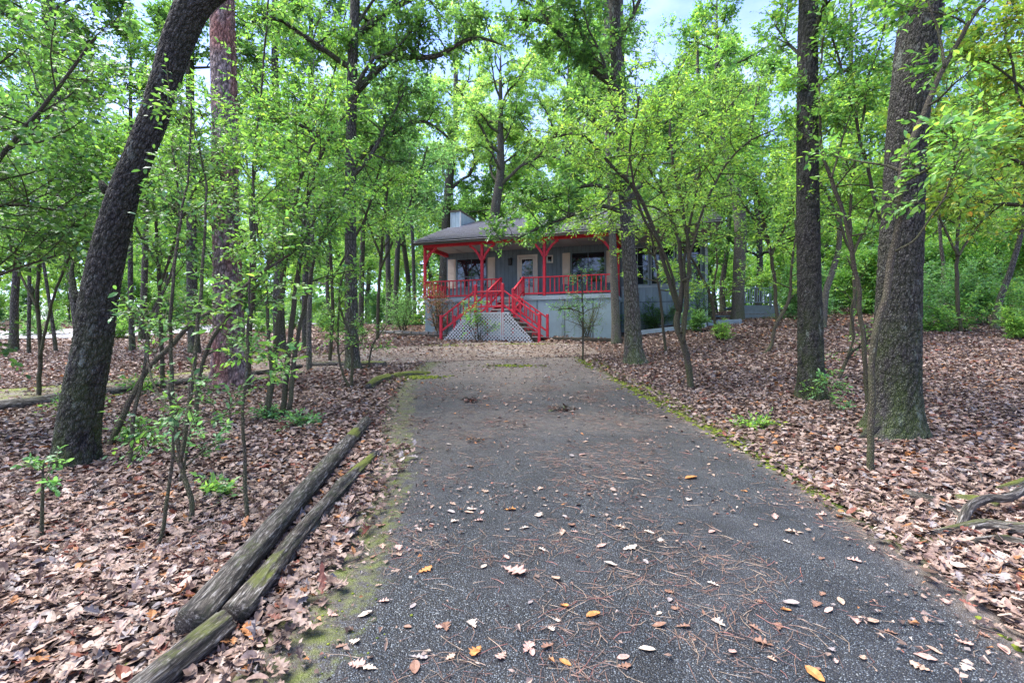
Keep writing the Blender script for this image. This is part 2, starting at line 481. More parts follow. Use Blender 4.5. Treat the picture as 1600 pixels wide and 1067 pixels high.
def m_shingle():
    s = N("weathered_shingles"); o = s.coord((1, 1, 1))
    br = s.n("TexBrick"); s.l(o, br.inputs["Vector"]); br.inputs["Scale"].default_value = 4.0
    br.inputs["Mortar Size"].default_value = .015; br.offset = .5
    br.inputs["Color1"].default_value = (.38, .38, .42, 1); br.inputs["Color2"].default_value = (.50, .50, .54, 1); br.inputs["Mortar"].default_value = (.06, .06, .06, 1)
    n = s.noise(o, 1.6, 6, .7); f = s.noise(o, 60, 2)
    c = s.mix(s.ramp(n, [(.4, (0,) * 3), (.65, (.7,) * 3)]), br.outputs[0], (.36, .35, .34))
    c = s.mix(1.0, c, s.ramp(f, [(.3, (.75,) * 3), (.7, (1.2,) * 3)]), 'MULTIPLY')
    return s.done(s.bsdf(c, .85, .3, s.bump(br.outputs["Fac"], .4, .01)))

def m_glass():
    s = N("window_glass"); return s.done(s.bsdf((.012, .018, .022), .04, .9))

M = dict(
    leaf=m_leaf("green_leaves"), leaf_dry=m_litter("dry_leaves"), needle=m_litter("dry_needles"),
    oak=m_bark("oak_bark", (.105, .096, .085), (.008, .007, .006), moss_amt=.35, sx=58, sz=24, lich=.6, relief=True),
    oak_far=m_bark("oak_bark_plain", (.125, .112, .098), (.024, .021, .018), moss_amt=.35, sx=26, sz=8, lich=.5),
    pine=m_bark("pine_bark", (.36, .28, .26), (.055, .040, .035), moss_amt=.0, sx=19, sz=7.5, red=(1.15, .66, .55), relief=True, lich=.15),
    pale=m_bark("pale_bark", (.20, .18, .16), (.06, .055, .047), moss_amt=.35, sx=40, sz=14, lich=.6),
    twig=m_bark("sapling_bark", (.10, .082, .062), (.035, .028, .02), moss_amt=.3, sx=70, sz=30, lich=.5),
    asphalt=m_asphalt(), soil=m_soil(), track=m_track(), log=m_log(), shingle=m_shingle(), glass=m_glass(),
    red=m_paint("red_paint", (.56, .020, .040), .5, .3, 7, (.25, .03, .03)),
    skirt=m_siding("painted_skirting", (.28, .375, .405), 1.2, 0, .12),
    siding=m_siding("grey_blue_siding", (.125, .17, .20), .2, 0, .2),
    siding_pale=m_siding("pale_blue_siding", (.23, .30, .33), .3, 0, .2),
    deckpaint=m_paint('weathered_blue_paint', (.24, .30, .32), .7, .2, 4),
    band=m_paint("pale_blue_paint", (.34, .41, .44), .6, .15, 4, (.2, .24, .22)),
    white=m_paint("off_white_paint", (.55, .52, .46), .6, .1, 4),
    cream=m_paint("cream_paint", (.52, .45, .36), .6, .1, 4),
    ceil=m_paint("porch_ceiling_paint", (.36, .36, .35), .7, .1, 3),
    tread=m_paint("weathered_tread", (.36, .345, .31), .7, .25, 8, (.12, .10, .08)),
    lattice=m_paint("lattice_paint", (.55, .56, .56), .7, .15, 8),
    black=m_paint("black_metal", (.02, .02, .02), .4, .1),
    concrete=m_paint("pale_concrete", (.30, .30, .31), .9, .15, 1.2, (.3, .29, .27)),
    stone=m_paint("grey_stone", (.22, .21, .19), .9, .35, 5, (.08, .10, .04)),
    brick=m_paint("reddish_board", (.34, .17, .13), .8, .25, 5),
    farwall=m_paint("pale_house_wall", (.55, .57, .60), .8, .06, 1),
    dark=m_paint("dark_timber_and_stair_shade", (.055, .045, .035), .9, .4, 8, (.05, .08, .02)),  # real dark timber, also the shade painted into some stair risers and stringers
    moss=m_leaf("moss", .1, .9, .1),
)
# ------------------------------------------------------------------ ground sheets
def grid(xs, ys):
    X, Y = np.meshgrid(xs, ys); nx, ny = len(xs), len(ys)
    i = np.arange(ny - 1)[:, None] * nx; j = np.arange(nx - 1)[None]
    q = np.stack([i + j, i + j + 1, i + nx + j + 1, i + nx + j], -1).reshape(-1, 4)
    return X.ravel(), Y.ravel(), q
def strip(rows):
    """rows: list of (k,2) arrays of equal k"""
    A = np.array(rows); nr, k, _ = A.shape
    i = np.arange(nr - 1)[:, None] * k; j = np.arange(k - 1)[None]
    q = np.stack([i + j, i + j + 1, i + k + j + 1, i + k + j], -1).reshape(-1, 4)
    return A[..., 0].ravel(), A[..., 1].ravel(), q

xs = np.unique(np.concatenate([np.linspace(-140, -26, 30), np.arange(-26, 26, .22), np.linspace(26, 140, 30)]))
ys = np.unique(np.concatenate([np.linspace(-12, 1, 14), np.arange(1, 32, .22), np.linspace(32, 160, 60)]))
X, Y, q = grid(xs, ys)
Z = ground(X, Y)
L, Rr = drive_edges(Y)
ins = np.maximum(ss(np.minimum(np.minimum(X - L, Rr - X), 13.5 - Y), .10, .35) * (Y > -3), ss(1 - track_dist(X, Y), .08, .3))
Z = Z - .05 * ins
mossm = .75 * ss(.6 - np.abs(X - Rr - .1), 0, .6) * (Y > 3) * (Y < 13.5) + .45 * ss(Y, 14, 20) * ss(fbm(X * .4, Y * .4), .4, .6) * (X < -3)
me = mk_mesh("forest_floor", np.stack([X, Y, Z], -1), q, M['soil'], np.stack([X * 0, mossm, X * 0], -1), smooth=True)
tag(link("ground", me), kind='structure')

# driveway
Yr = np.arange(-1.5, 13.55, .07)
L, Rr = drive_edges(Yr)
wob = .16 * (fbm(Yr * 1.3, Yr * 0 + 3, 4) - .5); wob2 = .16 * (fbm(Yr * 1.3, Yr * 0 + 8, 4) - .5)
u = np.linspace(0, 1, 70)
rows = [np.stack([l + a + (r + b - l - a) * u, np.full(70, y) + .5 * ss(y, 12, 13.5) * np.sin(u * 3)], -1) for y, l, r, a, b in zip(Yr, L, Rr, wob, wob2)]
X, Y, q = strip(rows)
Z = ground0(X, Y) + .014
Ld, Rd = drive_edges(Y)
dl, dr = X - Ld, Rd - X
duff = .95 * ss(.55 - dl, 0, .55) + .8 * ss(.35 - dr, 0, .35) + .85 * ss(Y, 7.5, 13) + .25 * ss(fbm(X * .8, Y * .8), .35, .6) * ss(Y, 2, 7)
duff += .12 * ss(Y, 3.5, 6)
mo = .52 * ss(.36 - dr, 0, .42) * ss(Y, 1.5, 4) + .16 * ss(.9 - dr, 0, .9) + .46 * ss(.80 - dl, 0, .5) + .12 + .12 * ss(Y, 9, 13)
mo += .35 * ss(.5 - np.hypot(X - .0, (Y - 10.8) * .6), 0, .5)
Z = Z - .02 * ss(.10 - np.minimum(dl, dr), 0, .14)
me = mk_mesh("driveway", np.stack([X, Y, Z], -1), q, M['asphalt'], np.clip(np.stack([duff, mo, X * 0], -1), 0, 1), smooth=True)
tag(link("driveway", me), kind='structure')

# gravel track and turnaround in front of the house
c = TRACK[:, :2]; pts, wd = resample(np.c_[c, c[:, 0] * 0], TRACK[:, 2], .2)
tn = nrm(np.gradient(pts, axis=0)); nn = np.stack([-tn[:, 1], tn[:, 0]], -1)
v = np.linspace(-1, 1, 26); rows = []
for p, n_, ww in zip(pts, nn, wd):
    w1 = ww * (1 + .14 * (fbm(p[0] * .9, p[1] * .9, 3) - .45)); rows.append(p[None, :2] + n_[None] * v[:, None] * w1)
X, Y, q = strip(rows)
g = ground0(X, Y) + .024
mo = .45 * ss(-X, 4, 8) + .3 * ss(np.abs(np.tile(v, len(pts))), .6, 1) + .15
me = mk_mesh("gravel_track", np.stack([X, Y, g], -1), q, M['track'], np.stack([X * 0, mo, X * 0], -1), smooth=True)
tag(link("gravel_track", me), kind='structure')

# the road beyond the trees
ne = np.array([[-34, 12.5], [-24.5, 16.6], [-19.4, 18.8], [-14.8, 22.6], [-13.0, 27.5], [-12.4, 34], [-12.0, 44]])
fe = np.array([[-38, 17.5], [-29, 21.6], [-24.6, 24.2], [-20.5, 28.5], [-18.6, 32.5], [-17.6, 38], [-17.4, 48]])
A, _ = resample(np.c_[ne, ne[:, 0] * 0], ne[:, 0] * 0, .5); n_ = 70
def even(p):
    a, _ = resample(np.c_[p, p[:, 0] * 0], p[:, 0] * 0, .3); return a[np.linspace(0, len(a) - 1, n_).astype(int), :2]
a, b = even(ne), even(fe)
rows = [a[i] + (b[i] - a[i]) * np.linspace(0, 1, 14)[:, None] for i in range(n_)]
X, Y, q = strip(rows)
me = mk_mesh("road", np.stack([X, Y, ground(X, Y) + .07], -1), q, M['concrete'], smooth=True)
tag(link("road", me), kind='structure')

# ------------------------------------------------------------------ box / bar helpers
def box_arr(c0, c1):
    (x0, y0, z0), (x1, y1, z1) = c0, c1
    V = np.array([[x0, y0, z0], [x1, y0, z0], [x1, y1, z0], [x0, y1, z0], [x0, y0, z1], [x1, y0, z1], [x1, y1, z1], [x0, y1, z1]], float)
    T = np.array([[0, 2, 1], [0, 3, 2], [4, 5, 6], [4, 6, 7], [0, 1, 5], [0, 5, 4], [1, 2, 6], [1, 6, 5], [2, 3, 7], [2, 7, 6], [3, 0, 4], [3, 4, 7]])
    return V, T
def bar_arr(p, q, w_, h_):
    """square bar from p to q; w_ across (horizontal), h_ the other way"""
    p = np.array(p, float); q = np.array(q, float); t = nrm(q - p)
    up = np.array([0, 0, 1.]) if abs(t[2]) < .95 else np.array([0, 1., 0])
    a = nrm(np.cross(t, up)); b = np.cross(a, t)
    V = np.array([e + a * sx * w_ / 2 + b * sy * h_ / 2 for e in (p, q) for sx, sy in ((-1, -1), (1, -1), (1, 1), (-1, 1))])
    T = np.array([[0, 1, 2], [0, 2, 3], [4, 6, 5], [4, 7, 6], [0, 4, 5], [0, 5, 1], [1, 5, 6], [1, 6, 2], [2, 6, 7], [2, 7, 3], [3, 7, 4], [3, 4, 0]])
    return V, T
def fix(me, bev=0.0):
    b = bmesh.new(); b.from_mesh(me); bmesh.ops.recalc_face_normals(b, faces=b.faces)
    if bev: bmesh.ops.bevel(b, geom=list(b.edges), offset=bev, segments=1, affect='EDGES', clamp_overlap=True)
    b.to_mesh(me); b.free(); me.polygons.foreach_set('use_smooth', [False] * len(me.polygons)); return me
def solid(name, arrs, mat, parent=None, bev=0.006):
    A = Acc()
    for V, T in arrs: A.add(V, T)
    me = mk_mesh(name, np.vstack(A.V), np.vstack(A.T), mat); fix(me, bev)
    return link(name, me, parent)
def poly_prism(name, pts, thick, mat, parent, bev=0):
    """pts: planar loop (k,3); thick: vector added for the other side"""
    pts = np.array(pts, float); k = len(pts); th = np.array(thick, float)
    me = bpy.data.meshes.new(name)
    V = np.vstack([pts, pts + th])
    me.from_pydata(V.tolist(), [], [list(range(k)), [k + i for i in range(k)][::-1]] + [[i, (i + 1) % k, k + (i + 1) % k, k + i] for i in range(k)])
    me.materials.append(mat); fix(me, bev); return link(name, me, parent)

# ------------------------------------------------------------------ the cottage
# local axes: x runs along the facade, y runs back into the house, z is absolute height minus Z0
HX, HY, HR, Z0 = -4.05, 22.5, -18.0, 1.93
cs, sn_ = math.cos(R(HR)), math.sin(R(HR))
def h2w(x, y): return HX + cs * x - sn_ * y, HY + sn_ * x + cs * y
house = empty("cottage", (HX, HY, Z0), "low grey blue cottage with red porch posts, grey shingled roof and raised porch", "house", rz=R(HR))
def B(x0, x1, y0, y1, z0, z1): return box_arr((x0, y0, z0 - Z0), (x1, y1, z1 - Z0))
def Bar(p, q, w_, h_): return bar_arr((p[0], p[1], p[2] - Z0), (q[0], q[1], q[2] - Z0), w_, h_)
DK = 3.54
WX, WB = 12.3, 10.6
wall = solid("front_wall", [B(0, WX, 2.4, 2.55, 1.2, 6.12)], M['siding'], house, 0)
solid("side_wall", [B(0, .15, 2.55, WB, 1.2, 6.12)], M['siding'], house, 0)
solid("side_wall", [B(WX - .15, WX, 2.55, WB, 1.2, 6.12)], M['siding_pale'], house, 0)
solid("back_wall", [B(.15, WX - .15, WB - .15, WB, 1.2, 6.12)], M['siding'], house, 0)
for x in (-.003, WX - .147):
    poly_prism("gable", [(x, 2.4, 6.12 - Z0), (x, WB, 6.12 - Z0), (x, 6.9, 8.45 - Z0)], (.15, 0, 0), M['siding'], house)
solid("wing_wall_panel", [B(8.75, WX + .01, 2.33, 2.398, 1.9, 4.02)], M['siding_pale'], house, 0)
solid("sill_board", [B(8.75, WX + .03, 2.29, 2.40, 4.02, 4.10)], M['band'], house)
solid("trim_board", [B(8.75, WX + .02, 2.31, 2.328, 3.34, 3.39)], M['siding'], house)
solid("corner_board", [B(WX - .02, WX + .10, 2.27, 2.42, 1.9, 6.1)], M['band'], house)
solid("corner_board", [B(-.02, .02, 2.37, 2.50, 3.55, 6.1)], M['siding'], house)
# roof: one slope to the front over the porch, one to the back
SL = .365; EV = 6.0
def rz(y): return EV + (y + .45) * SL
RY = 7.0
fl, flm, fr = -.45, -.95, 12.75
front = [(fl, -.45, EV), (fr, -.45, EV), (fr, RY, rz(RY)), (flm, RY, rz(RY)), (flm, 3.6, rz(3.6))]
roof = poly_prism("roof", [(a, b, c_ - Z0) for a, b, c_ in front], (0, 0, .10), M['shingle'], house)
back = [(flm, RY + .002, rz(RY)), (fr, RY + .002, rz(RY)), (fr, WB + .5, rz(RY) - (WB + .5 - RY) * .5), (flm, WB + .5, rz(RY) - (WB + .5 - RY) * .5)]
poly_prism("roof", [(a, b, c_ - Z0) for a, b, c_ in back], (0, 0, .10), M['shingle'], house)
# shingle courses: raised rows on the front slope
for i in range(1, 17):
    y = -.45 + i * .44
    A_ = Bar((fl - (.11 * max(0, min(1, i / 8))) * 4, y, rz(y) + .104), (fr, y, rz(y) + .104), .43, .016)
    solid("shingle_course", [A_], M['shingle'], roof, 0)
solid("fascia", [B(fl, 8.9, -.47, -.452, EV - .02, EV + .12)], M['dark'], house, 0)
solid("fascia", [B(8.9, fr, -.47, -.452, EV - .02, EV + .12)], M['dark'], house, 0)
solid("porch_beam", [B(-.07, 8.75, -.07, .07, 5.94, 6.08)], M['red'], house)
solid("porch_beam", [B(-.07, .07, .072, 2.39, 5.90, 6.08)], M['red'], house)
solid("porch_beam", [B(8.60, 8.74, .072, 2.39, 5.90, 6.08)], M['red'], house)
solid("porch_ceiling", [B(.08, 8.59, .08, 2.39, 6.085, 6.12)], M['ceil'], house, 0)
for x in np.arange(.9, 8.4, .85):
    solid("ceiling_batten", [B(x, x + .03, .09, 2.38, 6.06, 6.084)], M['ceil'], house, 0)
solid('wing_soffit', [B(8.76, WX - .01, 2.38, 2.398, 6.05, 6.12), B(8.76, WX + .4, -.40, 2.39, 6.124, 6.16)], M['ceil'], house, 0)
# chimney chase
ch = solid("chimney", [B(-.86, -.28, 4.6, 6.75, 4.2, 8.84)], M['siding_pale'], house, 0)
solid("chimney_cap", [B(-.91, -.23, 4.55, 6.80, 8.84, 8.93)], M['dark'], ch)
for x in (-.86, -.31):
    solid("corner_trim", [B(x, x + .03, 4.58, 4.60, 5, 8.84)], M['band'], ch, 0)
solid("side_trim", [B(-.28, -.262, 4.58, 4.68, 5, 8.84)], M['white'], ch, 0)
# deck, skirting
solid("porch_floor", [B(.0, 8.7, .0, 2.39, DK - .12, DK)], M['tread'], house)
for i in range(15):
    solid("floor_board", [B(.02, 8.68, .01 + i * .158, .155 + i * .158, DK, DK + .02)], M['tread'], house, 0)
solid("edge_board", [B(-.03, 3.72, -.05, -.002, DK - .15, DK + .03)], M['band'], house)
solid("edge_board", [B(4.82, 8.75, -.05, -.002, DK - .15, DK + .03)], M['band'], house)
for a, b in ((0, 2.1), (2.1, 4.3), (4.3, 6.5), (6.5, 8.7)):
    solid("skirt_panel", [B(a + .006, b - .006, .002, .06, 1.2, DK - .155)], M['skirt'], house)
solid("skirt_panel", [B(-.002, .06, .07, 2.39, 1.2, DK - .155)], M['skirt'], house)
solid("skirt_panel", [B(8.64, 8.70, .07, 2.32, 1.2, DK - .155)], M['skirt'], house)
solid("edge_board", [B(8.702, 8.75, .0, 2.3, DK - .15, DK + .03)], M['band'], house)
for x in (.0, 2.85, 5.72, 8.6):
    solid("porch_post", [B(x - .06, x + .06, -.06, .06, DK + .02, 5.935)], M['red'], house, .01)
    for sg in (-1, 1):
        if (x == 0 and sg < 0) or (x > 8 and sg > 0): continue
        # curved bracket: three short pieces
        pp = [(x + sg * .05, 0, 5.25), (x + sg * .17, 0, 5.50), (x + sg * .36, 0, 5.74), (x + sg * .60, 0, 5.92)]
        solid("post_bracket", [Bar(pp[i], pp[i + 1], .07, .10) for i in range(3)], M['red'], house)
    if x in (0., 8.6):
        pp = [(x, .05, 5.25), (x, .17, 5.50), (x, .36, 5.72), (x, .60, 5.89)]
        solid("post_bracket", [Bar(pp[i], pp[i + 1], .07, .10) for i in range(3)], M['red'], house)
solid("porch_post", [B(8.54, 8.66, 2.26, 2.38, DK + .02, 5.935)], M['red'], house, .01)

BAL = {}
def railing(parent, p, q, zt, zb, zt2=None, zb2=None, name="railing", step=.19, lo=.0):
    """rail run from p to q (x, y); top rail zt, bottom rail zb"""
    zt2 = zt if zt2 is None else zt2; zb2 = zb if zb2 is None else zb2
    r = solid(name, [Bar((*p, zt), (*q, zt2), .09, .05)], M['red'], parent)
    solid('bottom_rail', [Bar((*p, zb), (*q, zb2), .05, .07)], M['red'], r)
    ln = math.hypot(q[0] - p[0], q[1] - p[1]); n = max(1, int(round(ln / step)))
    for i in range(1, n):
        t = i / n; x = p[0] + (q[0] - p[0]) * t; y = p[1] + (q[1] - p[1]) * t
        a = zb + (zb2 - zb) * t - lo; b = zt + (zt2 - zt) * t
        k = round(b - a, 3)
        if k not in BAL:
            BAL[k] = fix(mk_mesh("baluster", *box_arr((-.021, -.021, 0), (.021, .021, b - a)), M['red']), .004)
        o = link("baluster", BAL[k], r); o.location = (x, y, a - Z0)
    return r
railing(house, (.07, 0), (2.79, 0), DK + .82, DK + .13)
railing(house, (2.91, 0), (3.70, 0), DK + .82, DK + .13)
railing(house, (4.83, 0), (5.66, 0), DK + .82, DK + .13)
railing(house, (5.78, 0), (8.53, 0), DK + .82, DK + .13)
railing(house, (8.60, .07), (8.60, 2.25), DK + .82, DK + .13)
railing(house, (0, .07), (0, 2.36), DK + .82, DK + .13)
solid("newel_post", [B(3.70, 3.79, -.045, .045, DK + .032, 4.42)], M['red'], house)
solid("newel_post", [B(4.74, 4.83, -.045, .045, DK + .032, 4.42)], M['red'], house)

def window(x0, x1, z0, z1, muntx, muntz, fmat, y=2.4, name="window", fw=.06):
    fr_ = [B(x0, x1, y - .05, y - .001, z0, z0 + fw), B(x0, x1, y - .05, y - .001, z1 - fw, z1),
           B(x0, x0 + fw, y - .05, y - .001, z0 + fw, z1 - fw), B(x1 - fw, x1, y - .05, y - .001, z0 + fw, z1 - fw)]
    f = solid(name, fr_, fmat, house, .004)
    cx = [x0 + fw] + [x0 + fw + (x1 - x0 - 2 * fw) * m for m in muntx] + [x1 - fw]
    cz = [z0 + fw] + [z0 + fw + (z1 - z0 - 2 * fw) * m for m in muntz] + [z1 - fw]
    for i in range(len(cx) - 1):
        for j in range(len(cz) - 1):
            solid("pane", [B(cx[i] + .003, cx[i + 1] - .003, y - .016, y - .004, cz[j] + .003, cz[j + 1] - .003)], M['glass'], f, 0)
    for m in cx[1:-1]: solid("muntin", [B(m - .014, m + .014, y - .040, y - .018, cz[0], cz[-1])], fmat, f, 0)
    for m in cz[1:-1]: solid("muntin", [B(cx[0], cx[-1], y - .044, y - .020, m - .014, m + .014)], fmat, f, 0)
    return f
frm = M['black']
window(.50, 2.18, 4.30, 5.80, (.5,), (.36,), M['siding'])
window(6.40, 8.03, 4.30, 5.80, (.5,), (.36,), M['siding'])
window(5.22, 5.54, 5.35, 5.72, (), (), M['white'])
for a, b in ((.04, .47), (2.21, 2.60), (6.0, 6.37), (8.06, 8.42)):
    s_ = solid("shutter", [B(a, b, 2.36, 2.398, 4.30, 5.78)], M['cream'], house)
    solid("shutter_panel", [B(a + .06, b - .06, 2.345, 2.359, 4.38, 5.0)], M['cream'], s_)
    solid("shutter_panel", [B(a + .06, b - .06, 2.345, 2.359, 5.08, 5.70)], M['cream'], s_)
for a, b in ((8.95, 9.95), (10.02, 11.05), (11.12, 12.15)):
    window(a, b, 4.12, 5.86, (.5,), (.5,), M['deckpaint'], fw=.05)
solid("wall_band", [B(8.8, WX, 2.36, 2.398, 5.87, 6.05)], M['siding'], house, 0)
# door
door = solid("door", [B(3.90, 4.66, 2.35, 2.398, DK + .04, 5.68)], M['white'], house)
solid("door_frame", [B(3.77, 3.89, 2.33, 2.398, DK + .02, 5.80), B(4.67, 4.79, 2.33, 2.398, DK + .02, 5.80), B(3.892, 4.668, 2.33, 2.398, 5.69, 5.80)], M['white'], house)
for i in range(3):
    for j in range(5):
        x0, z0 = 4.00 + i * .19, 4.22 + j * .275
        solid("pane", [B(x0, x0 + .172, 2.338, 2.349, z0, z0 + .255)], M['glass'], door, 0)
solid("kick_panel", [B(3.99, 4.57, 2.34, 2.349, DK + .14, 4.12)], M['white'], door)
solid("handle", [B(3.915, 3.955, 2.30, 2.349, 4.42, 4.72)], M['black'], door)
lamp = solid("wall_lantern", [B(3.40, 3.48, 2.36, 2.398, 5.50, 5.70), B(3.41, 3.47, 2.22, 2.36, 5.62, 5.65), B(3.36, 3.52, 2.16, 2.30, 5.32, 5.60)], M['black'], house)
solid("lantern_cap", [B(3.34, 3.54, 2.14, 2.32, 5.60, 5.63)], M['black'], lamp)

# ------------------------------------------------------------------ the double staircase
stairs = empty("double_staircase", (HX, HY, Z0), "red railed double staircase splitting left and right from a latticed landing below the door", "staircase", rz=R(HR))
def S(name, arrs, mat, parent=stairs, bev=.006): return solid(name, arrs, mat, parent, bev)
LZ, GZ = 2.74, 1.60
# upper flight (the flight swings a little as it comes down)
def ux(x, y): return x - .13 * (-y / 1.2)
for k in range(1, 4):
    z = DK - .2 * k; y0, y1 = -.4 * (k - 1) - .06, -.4 * k - .04
    S("tread", [B(3.80 - .11 * k / 3, 4.74 - .11 * k / 3, y1, y0, z - .04, z)], M['tread'])
for x in (3.77, 4.76):
    poly_prism("stringer", [(x, -.06, DK - .05 - Z0), (x - .12, -1.22, LZ + .06 - Z0), (x - .12, -1.22, LZ - .22 - Z0), (x, -.06, DK - .42 - Z0)], (.035, 0, 0), M['red'], stairs)
# landing
S("landing_frame", [B(3.57, 4.68, -2.46, -2.42, LZ - .17, LZ - .04), B(3.57, 4.68, -1.24, -1.20, LZ - .17, LZ - .04), B(3.57, 3.60, -2.42, -1.24, LZ - .17, LZ - .04), B(4.65, 4.68, -2.42, -1.24, LZ - .17, LZ - .04)], M['tread'])
for i in range(9):
    S("landing_board", [B(3.54, 4.71, -2.49 + i * .145, -2.355 + i * .145, LZ - .038, LZ)], M['tread'], bev=.003)
for sg in (-1, 1):
    xe = 3.56 if sg < 0 else 4.69
    for k in range(1, 6):
        z = LZ - .19 * k; a, b = xe + sg * .29 * (k - 1), xe + sg * (.29 * k + .03)
        S("tread", [B(min(a, b), max(a, b), -2.44, -1.22, z - .04, z)], M['tread'], bev=.004)
        S("riser", [B(min(a, a + sg * .02), max(a, a + sg * .02), -2.43, -1.23, z + .002, z + .148)], M['red'] if sg < 0 or k > 3 else M['dark'], bev=0)  # dark upper risers of the right wing stand in for shaded open gaps
    for y in (-2.42, -1.85, -1.24):
        pts_ = [(xe, y, LZ - .02), (xe + sg * 1.50, y, GZ + .08), (xe + sg * 1.50, y, GZ - .10), (xe, y, LZ - .34)]
        poly_prism("stringer", [(a, b, c_ - Z0) for a, b, c_ in pts_], (0, .035, 0), M['red'] if y > -1.5 else M['dark'], stairs)  # front and middle stringers, otherwise red, coloured dark as shade behind the lattice
    # posts
    S("newel_post", [B(xe - .05, xe + .05, -2.55, -2.45, LZ - .9, LZ + 1.10)], M['red'], bev=.01)
    S("newel_post", [B(xe - .045, xe + .045, -1.25, -1.16, LZ - .9, LZ + 1.04)], M['red'], bev=.01)
    xo = 2.06 if sg < 0 else 6.15
    S("newel_post", [B(xo - .05, xo + .05, -2.55, -2.45, GZ - .1, GZ + 1.06)], M['red'], bev=.01)
    S("newel_post", [B(xo - .05, xo + .05, -1.25, -1.15, GZ - .0, GZ + 1.10)], M['red'], bev=.01)
    railing(stairs, (xe + sg * .05, -2.50), (xo - sg * .05, -2.50), LZ + .82, LZ + .26, GZ + .98, GZ + .44, "stair_railing", .22)
    railing(stairs, (xe + sg * .05, -1.20), (xo - sg * .05, -1.20), LZ + .82, LZ + .26, GZ + .98, GZ + .44, "stair_railing", .22)
    xd = 3.745 if sg < 0 else 4.785
    railing(stairs, (xd, -.05), (xe, -1.15), 4.38, 3.78, LZ + .98, LZ + .34, "stair_railing", .2)
railing(stairs, (3.61, -2.50), (4.64, -2.50), LZ + .80, LZ + .22, name="landing_railing", step=.2)
# lattice: three framed pieces, slats crossing at 45 degrees
from itertools import product
def clip_line(poly, n_, d_):
    """segment of the line n.p = d inside the convex polygon"""
    hit = []
    for i in range(len(poly)):
        a, b = poly[i], poly[(i + 1) % len(poly)]
        da, db = a @ n_ - d_, b @ n_ - d_
        if (da < 0) != (db < 0): hit.append(a + (b - a) * da / (da - db))
    return hit if len(hit) == 2 and np.linalg.norm(hit[0] - hit[1]) > .05 else None
yl = -2.60
for name_, poly in (("lattice_panel", [(2.12, 1.58), (3.50, 1.58), (3.50, 2.70), (3.20, 2.70)]),
                    ("lattice_panel", [(3.56, 1.56), (4.66, 1.56), (4.66, 2.70), (3.56, 2.70)]),
                    ("lattice_panel", [(4.72, 1.54), (6.0, 1.54), (4.98, 2.70), (4.72, 2.70)])):
    pl = [np.array(p_) for p_ in poly]
    fr_ = [Bar((a[0], yl, a[1]), (b[0], yl, b[1]), .03, .035) for a, b in zip(pl, pl[1:] + pl[:1]) if not (abs(a[1] - b[1]) > .5 and abs(a[0] - b[0]) > .3)]
    pan = S(name_, fr_, M['lattice'], bev=0)
    for s1 in (-1, 1):
        n_ = np.array([1, s1]) / math.sqrt(2)
        for d_ in np.arange(-3, 8, .098):
            h = clip_line(pl, n_, d_ + .02)
            if h: solid("slat", [Bar((h[0][0], yl + .008 * s1, h[0][1]), (h[1][0], yl + .008 * s1, h[1][1]), .007, .034)], M['lattice'], pan, 0)
S("footing_board", [B(2.0, 6.3, -2.57, -1.15, 1.40, 1.52)], M['dark'], bev=0)

# ------------------------------------------------------------------ garden edging near the house
def gz(x, y): return float(ground(x, y))
def thing_boxes(name, label, cat, arrs_parts, loc, rz_=0, group=None):
    e = empty(name, loc, label, cat, group, rz_)
    for pn, arrs, mat in arrs_parts: solid(pn, arrs, mat, e)
    return e
def timber(name, label, p0, p1, w_, h_, mat, group=None):
    a = np.array([p0[0], p0[1], gz(*p0[:2]) + h_ * .4]); b = np.array([p1[0], p1[1], gz(*p1[:2]) + h_ * .4])
    return tag(solid(name, [bar_arr(a, b, w_, h_)], mat, None, .02), label, "edging", group)
wl = lambda x, y: h2w(x, y)
timber("bed_edging", "long weathered timber edging the bed left of the stairs", wl(-2.0, -1.0), wl(2.0, -1.9), .12, .14, M['dark'])
timber("bed_edging", "long timber edging under the porch skirting right of the stairs", wl(6.4, -1.4), wl(9.2, -1.9), .12, .14, M['dark'])
timber("retaining_board", "pale blue painted board below the wing windows, beside the two trunks", wl(9.2, .2), wl(12.2, .1), .08, .20, M['band'])
timber("retaining_board", "short pale stepped board at the far end of the painted board", wl(12.3, 1.0), wl(13.6, 1.3), .10, .24, M['deckpaint'])
for i in range(9):
    x, y = wl(-1.9 + i * .44, -.55 - (i % 2) * .03)
    o = solid("edging_block", [box_arr((-.2, -.1, -.05), (.2, .1, .16))], M['stone'], None, .02)
    o.location = (x, y, gz(x, y)); o.rotation_euler = (0, 0, R(HR + (i * 37 % 9) - 4))
    tag(o, "concrete edging block in the mossy row below the porch corner", "edging block", "edging blocks below the porch")
for px, py, s in ((608, 521, .22), (622, 523, .16), (645, 497, .25)):
    x, y, z = P(px, py)
    bm = bmesh.new(); bmesh.ops.create_icosphere(bm, subdivisions=3, radius=s)
    for v_ in bm.verts:
        k = 1 + .35 * (float(fbm(v_.co.x * 4 + px, v_.co.y * 4 + v_.co.z * 3)) - .5) * 2
        v_.co = Vector((v_.co.x * k * 1.4, v_.co.y * k, v_.co.z * k * .7))
    me = bpy.data.meshes.new("rock"); bm.to_mesh(me); bm.free(); me.materials.append(M['stone'])
    o = link("rock", me); o.location = (x, y, z)
    tag(o, {608: "pale grey rock at the left end of the timber bed edging", 622: "smaller grey rock touching the timber bed edging", 645: "dark rounded rock among the green plants by the porch corner"}[px], "rock")

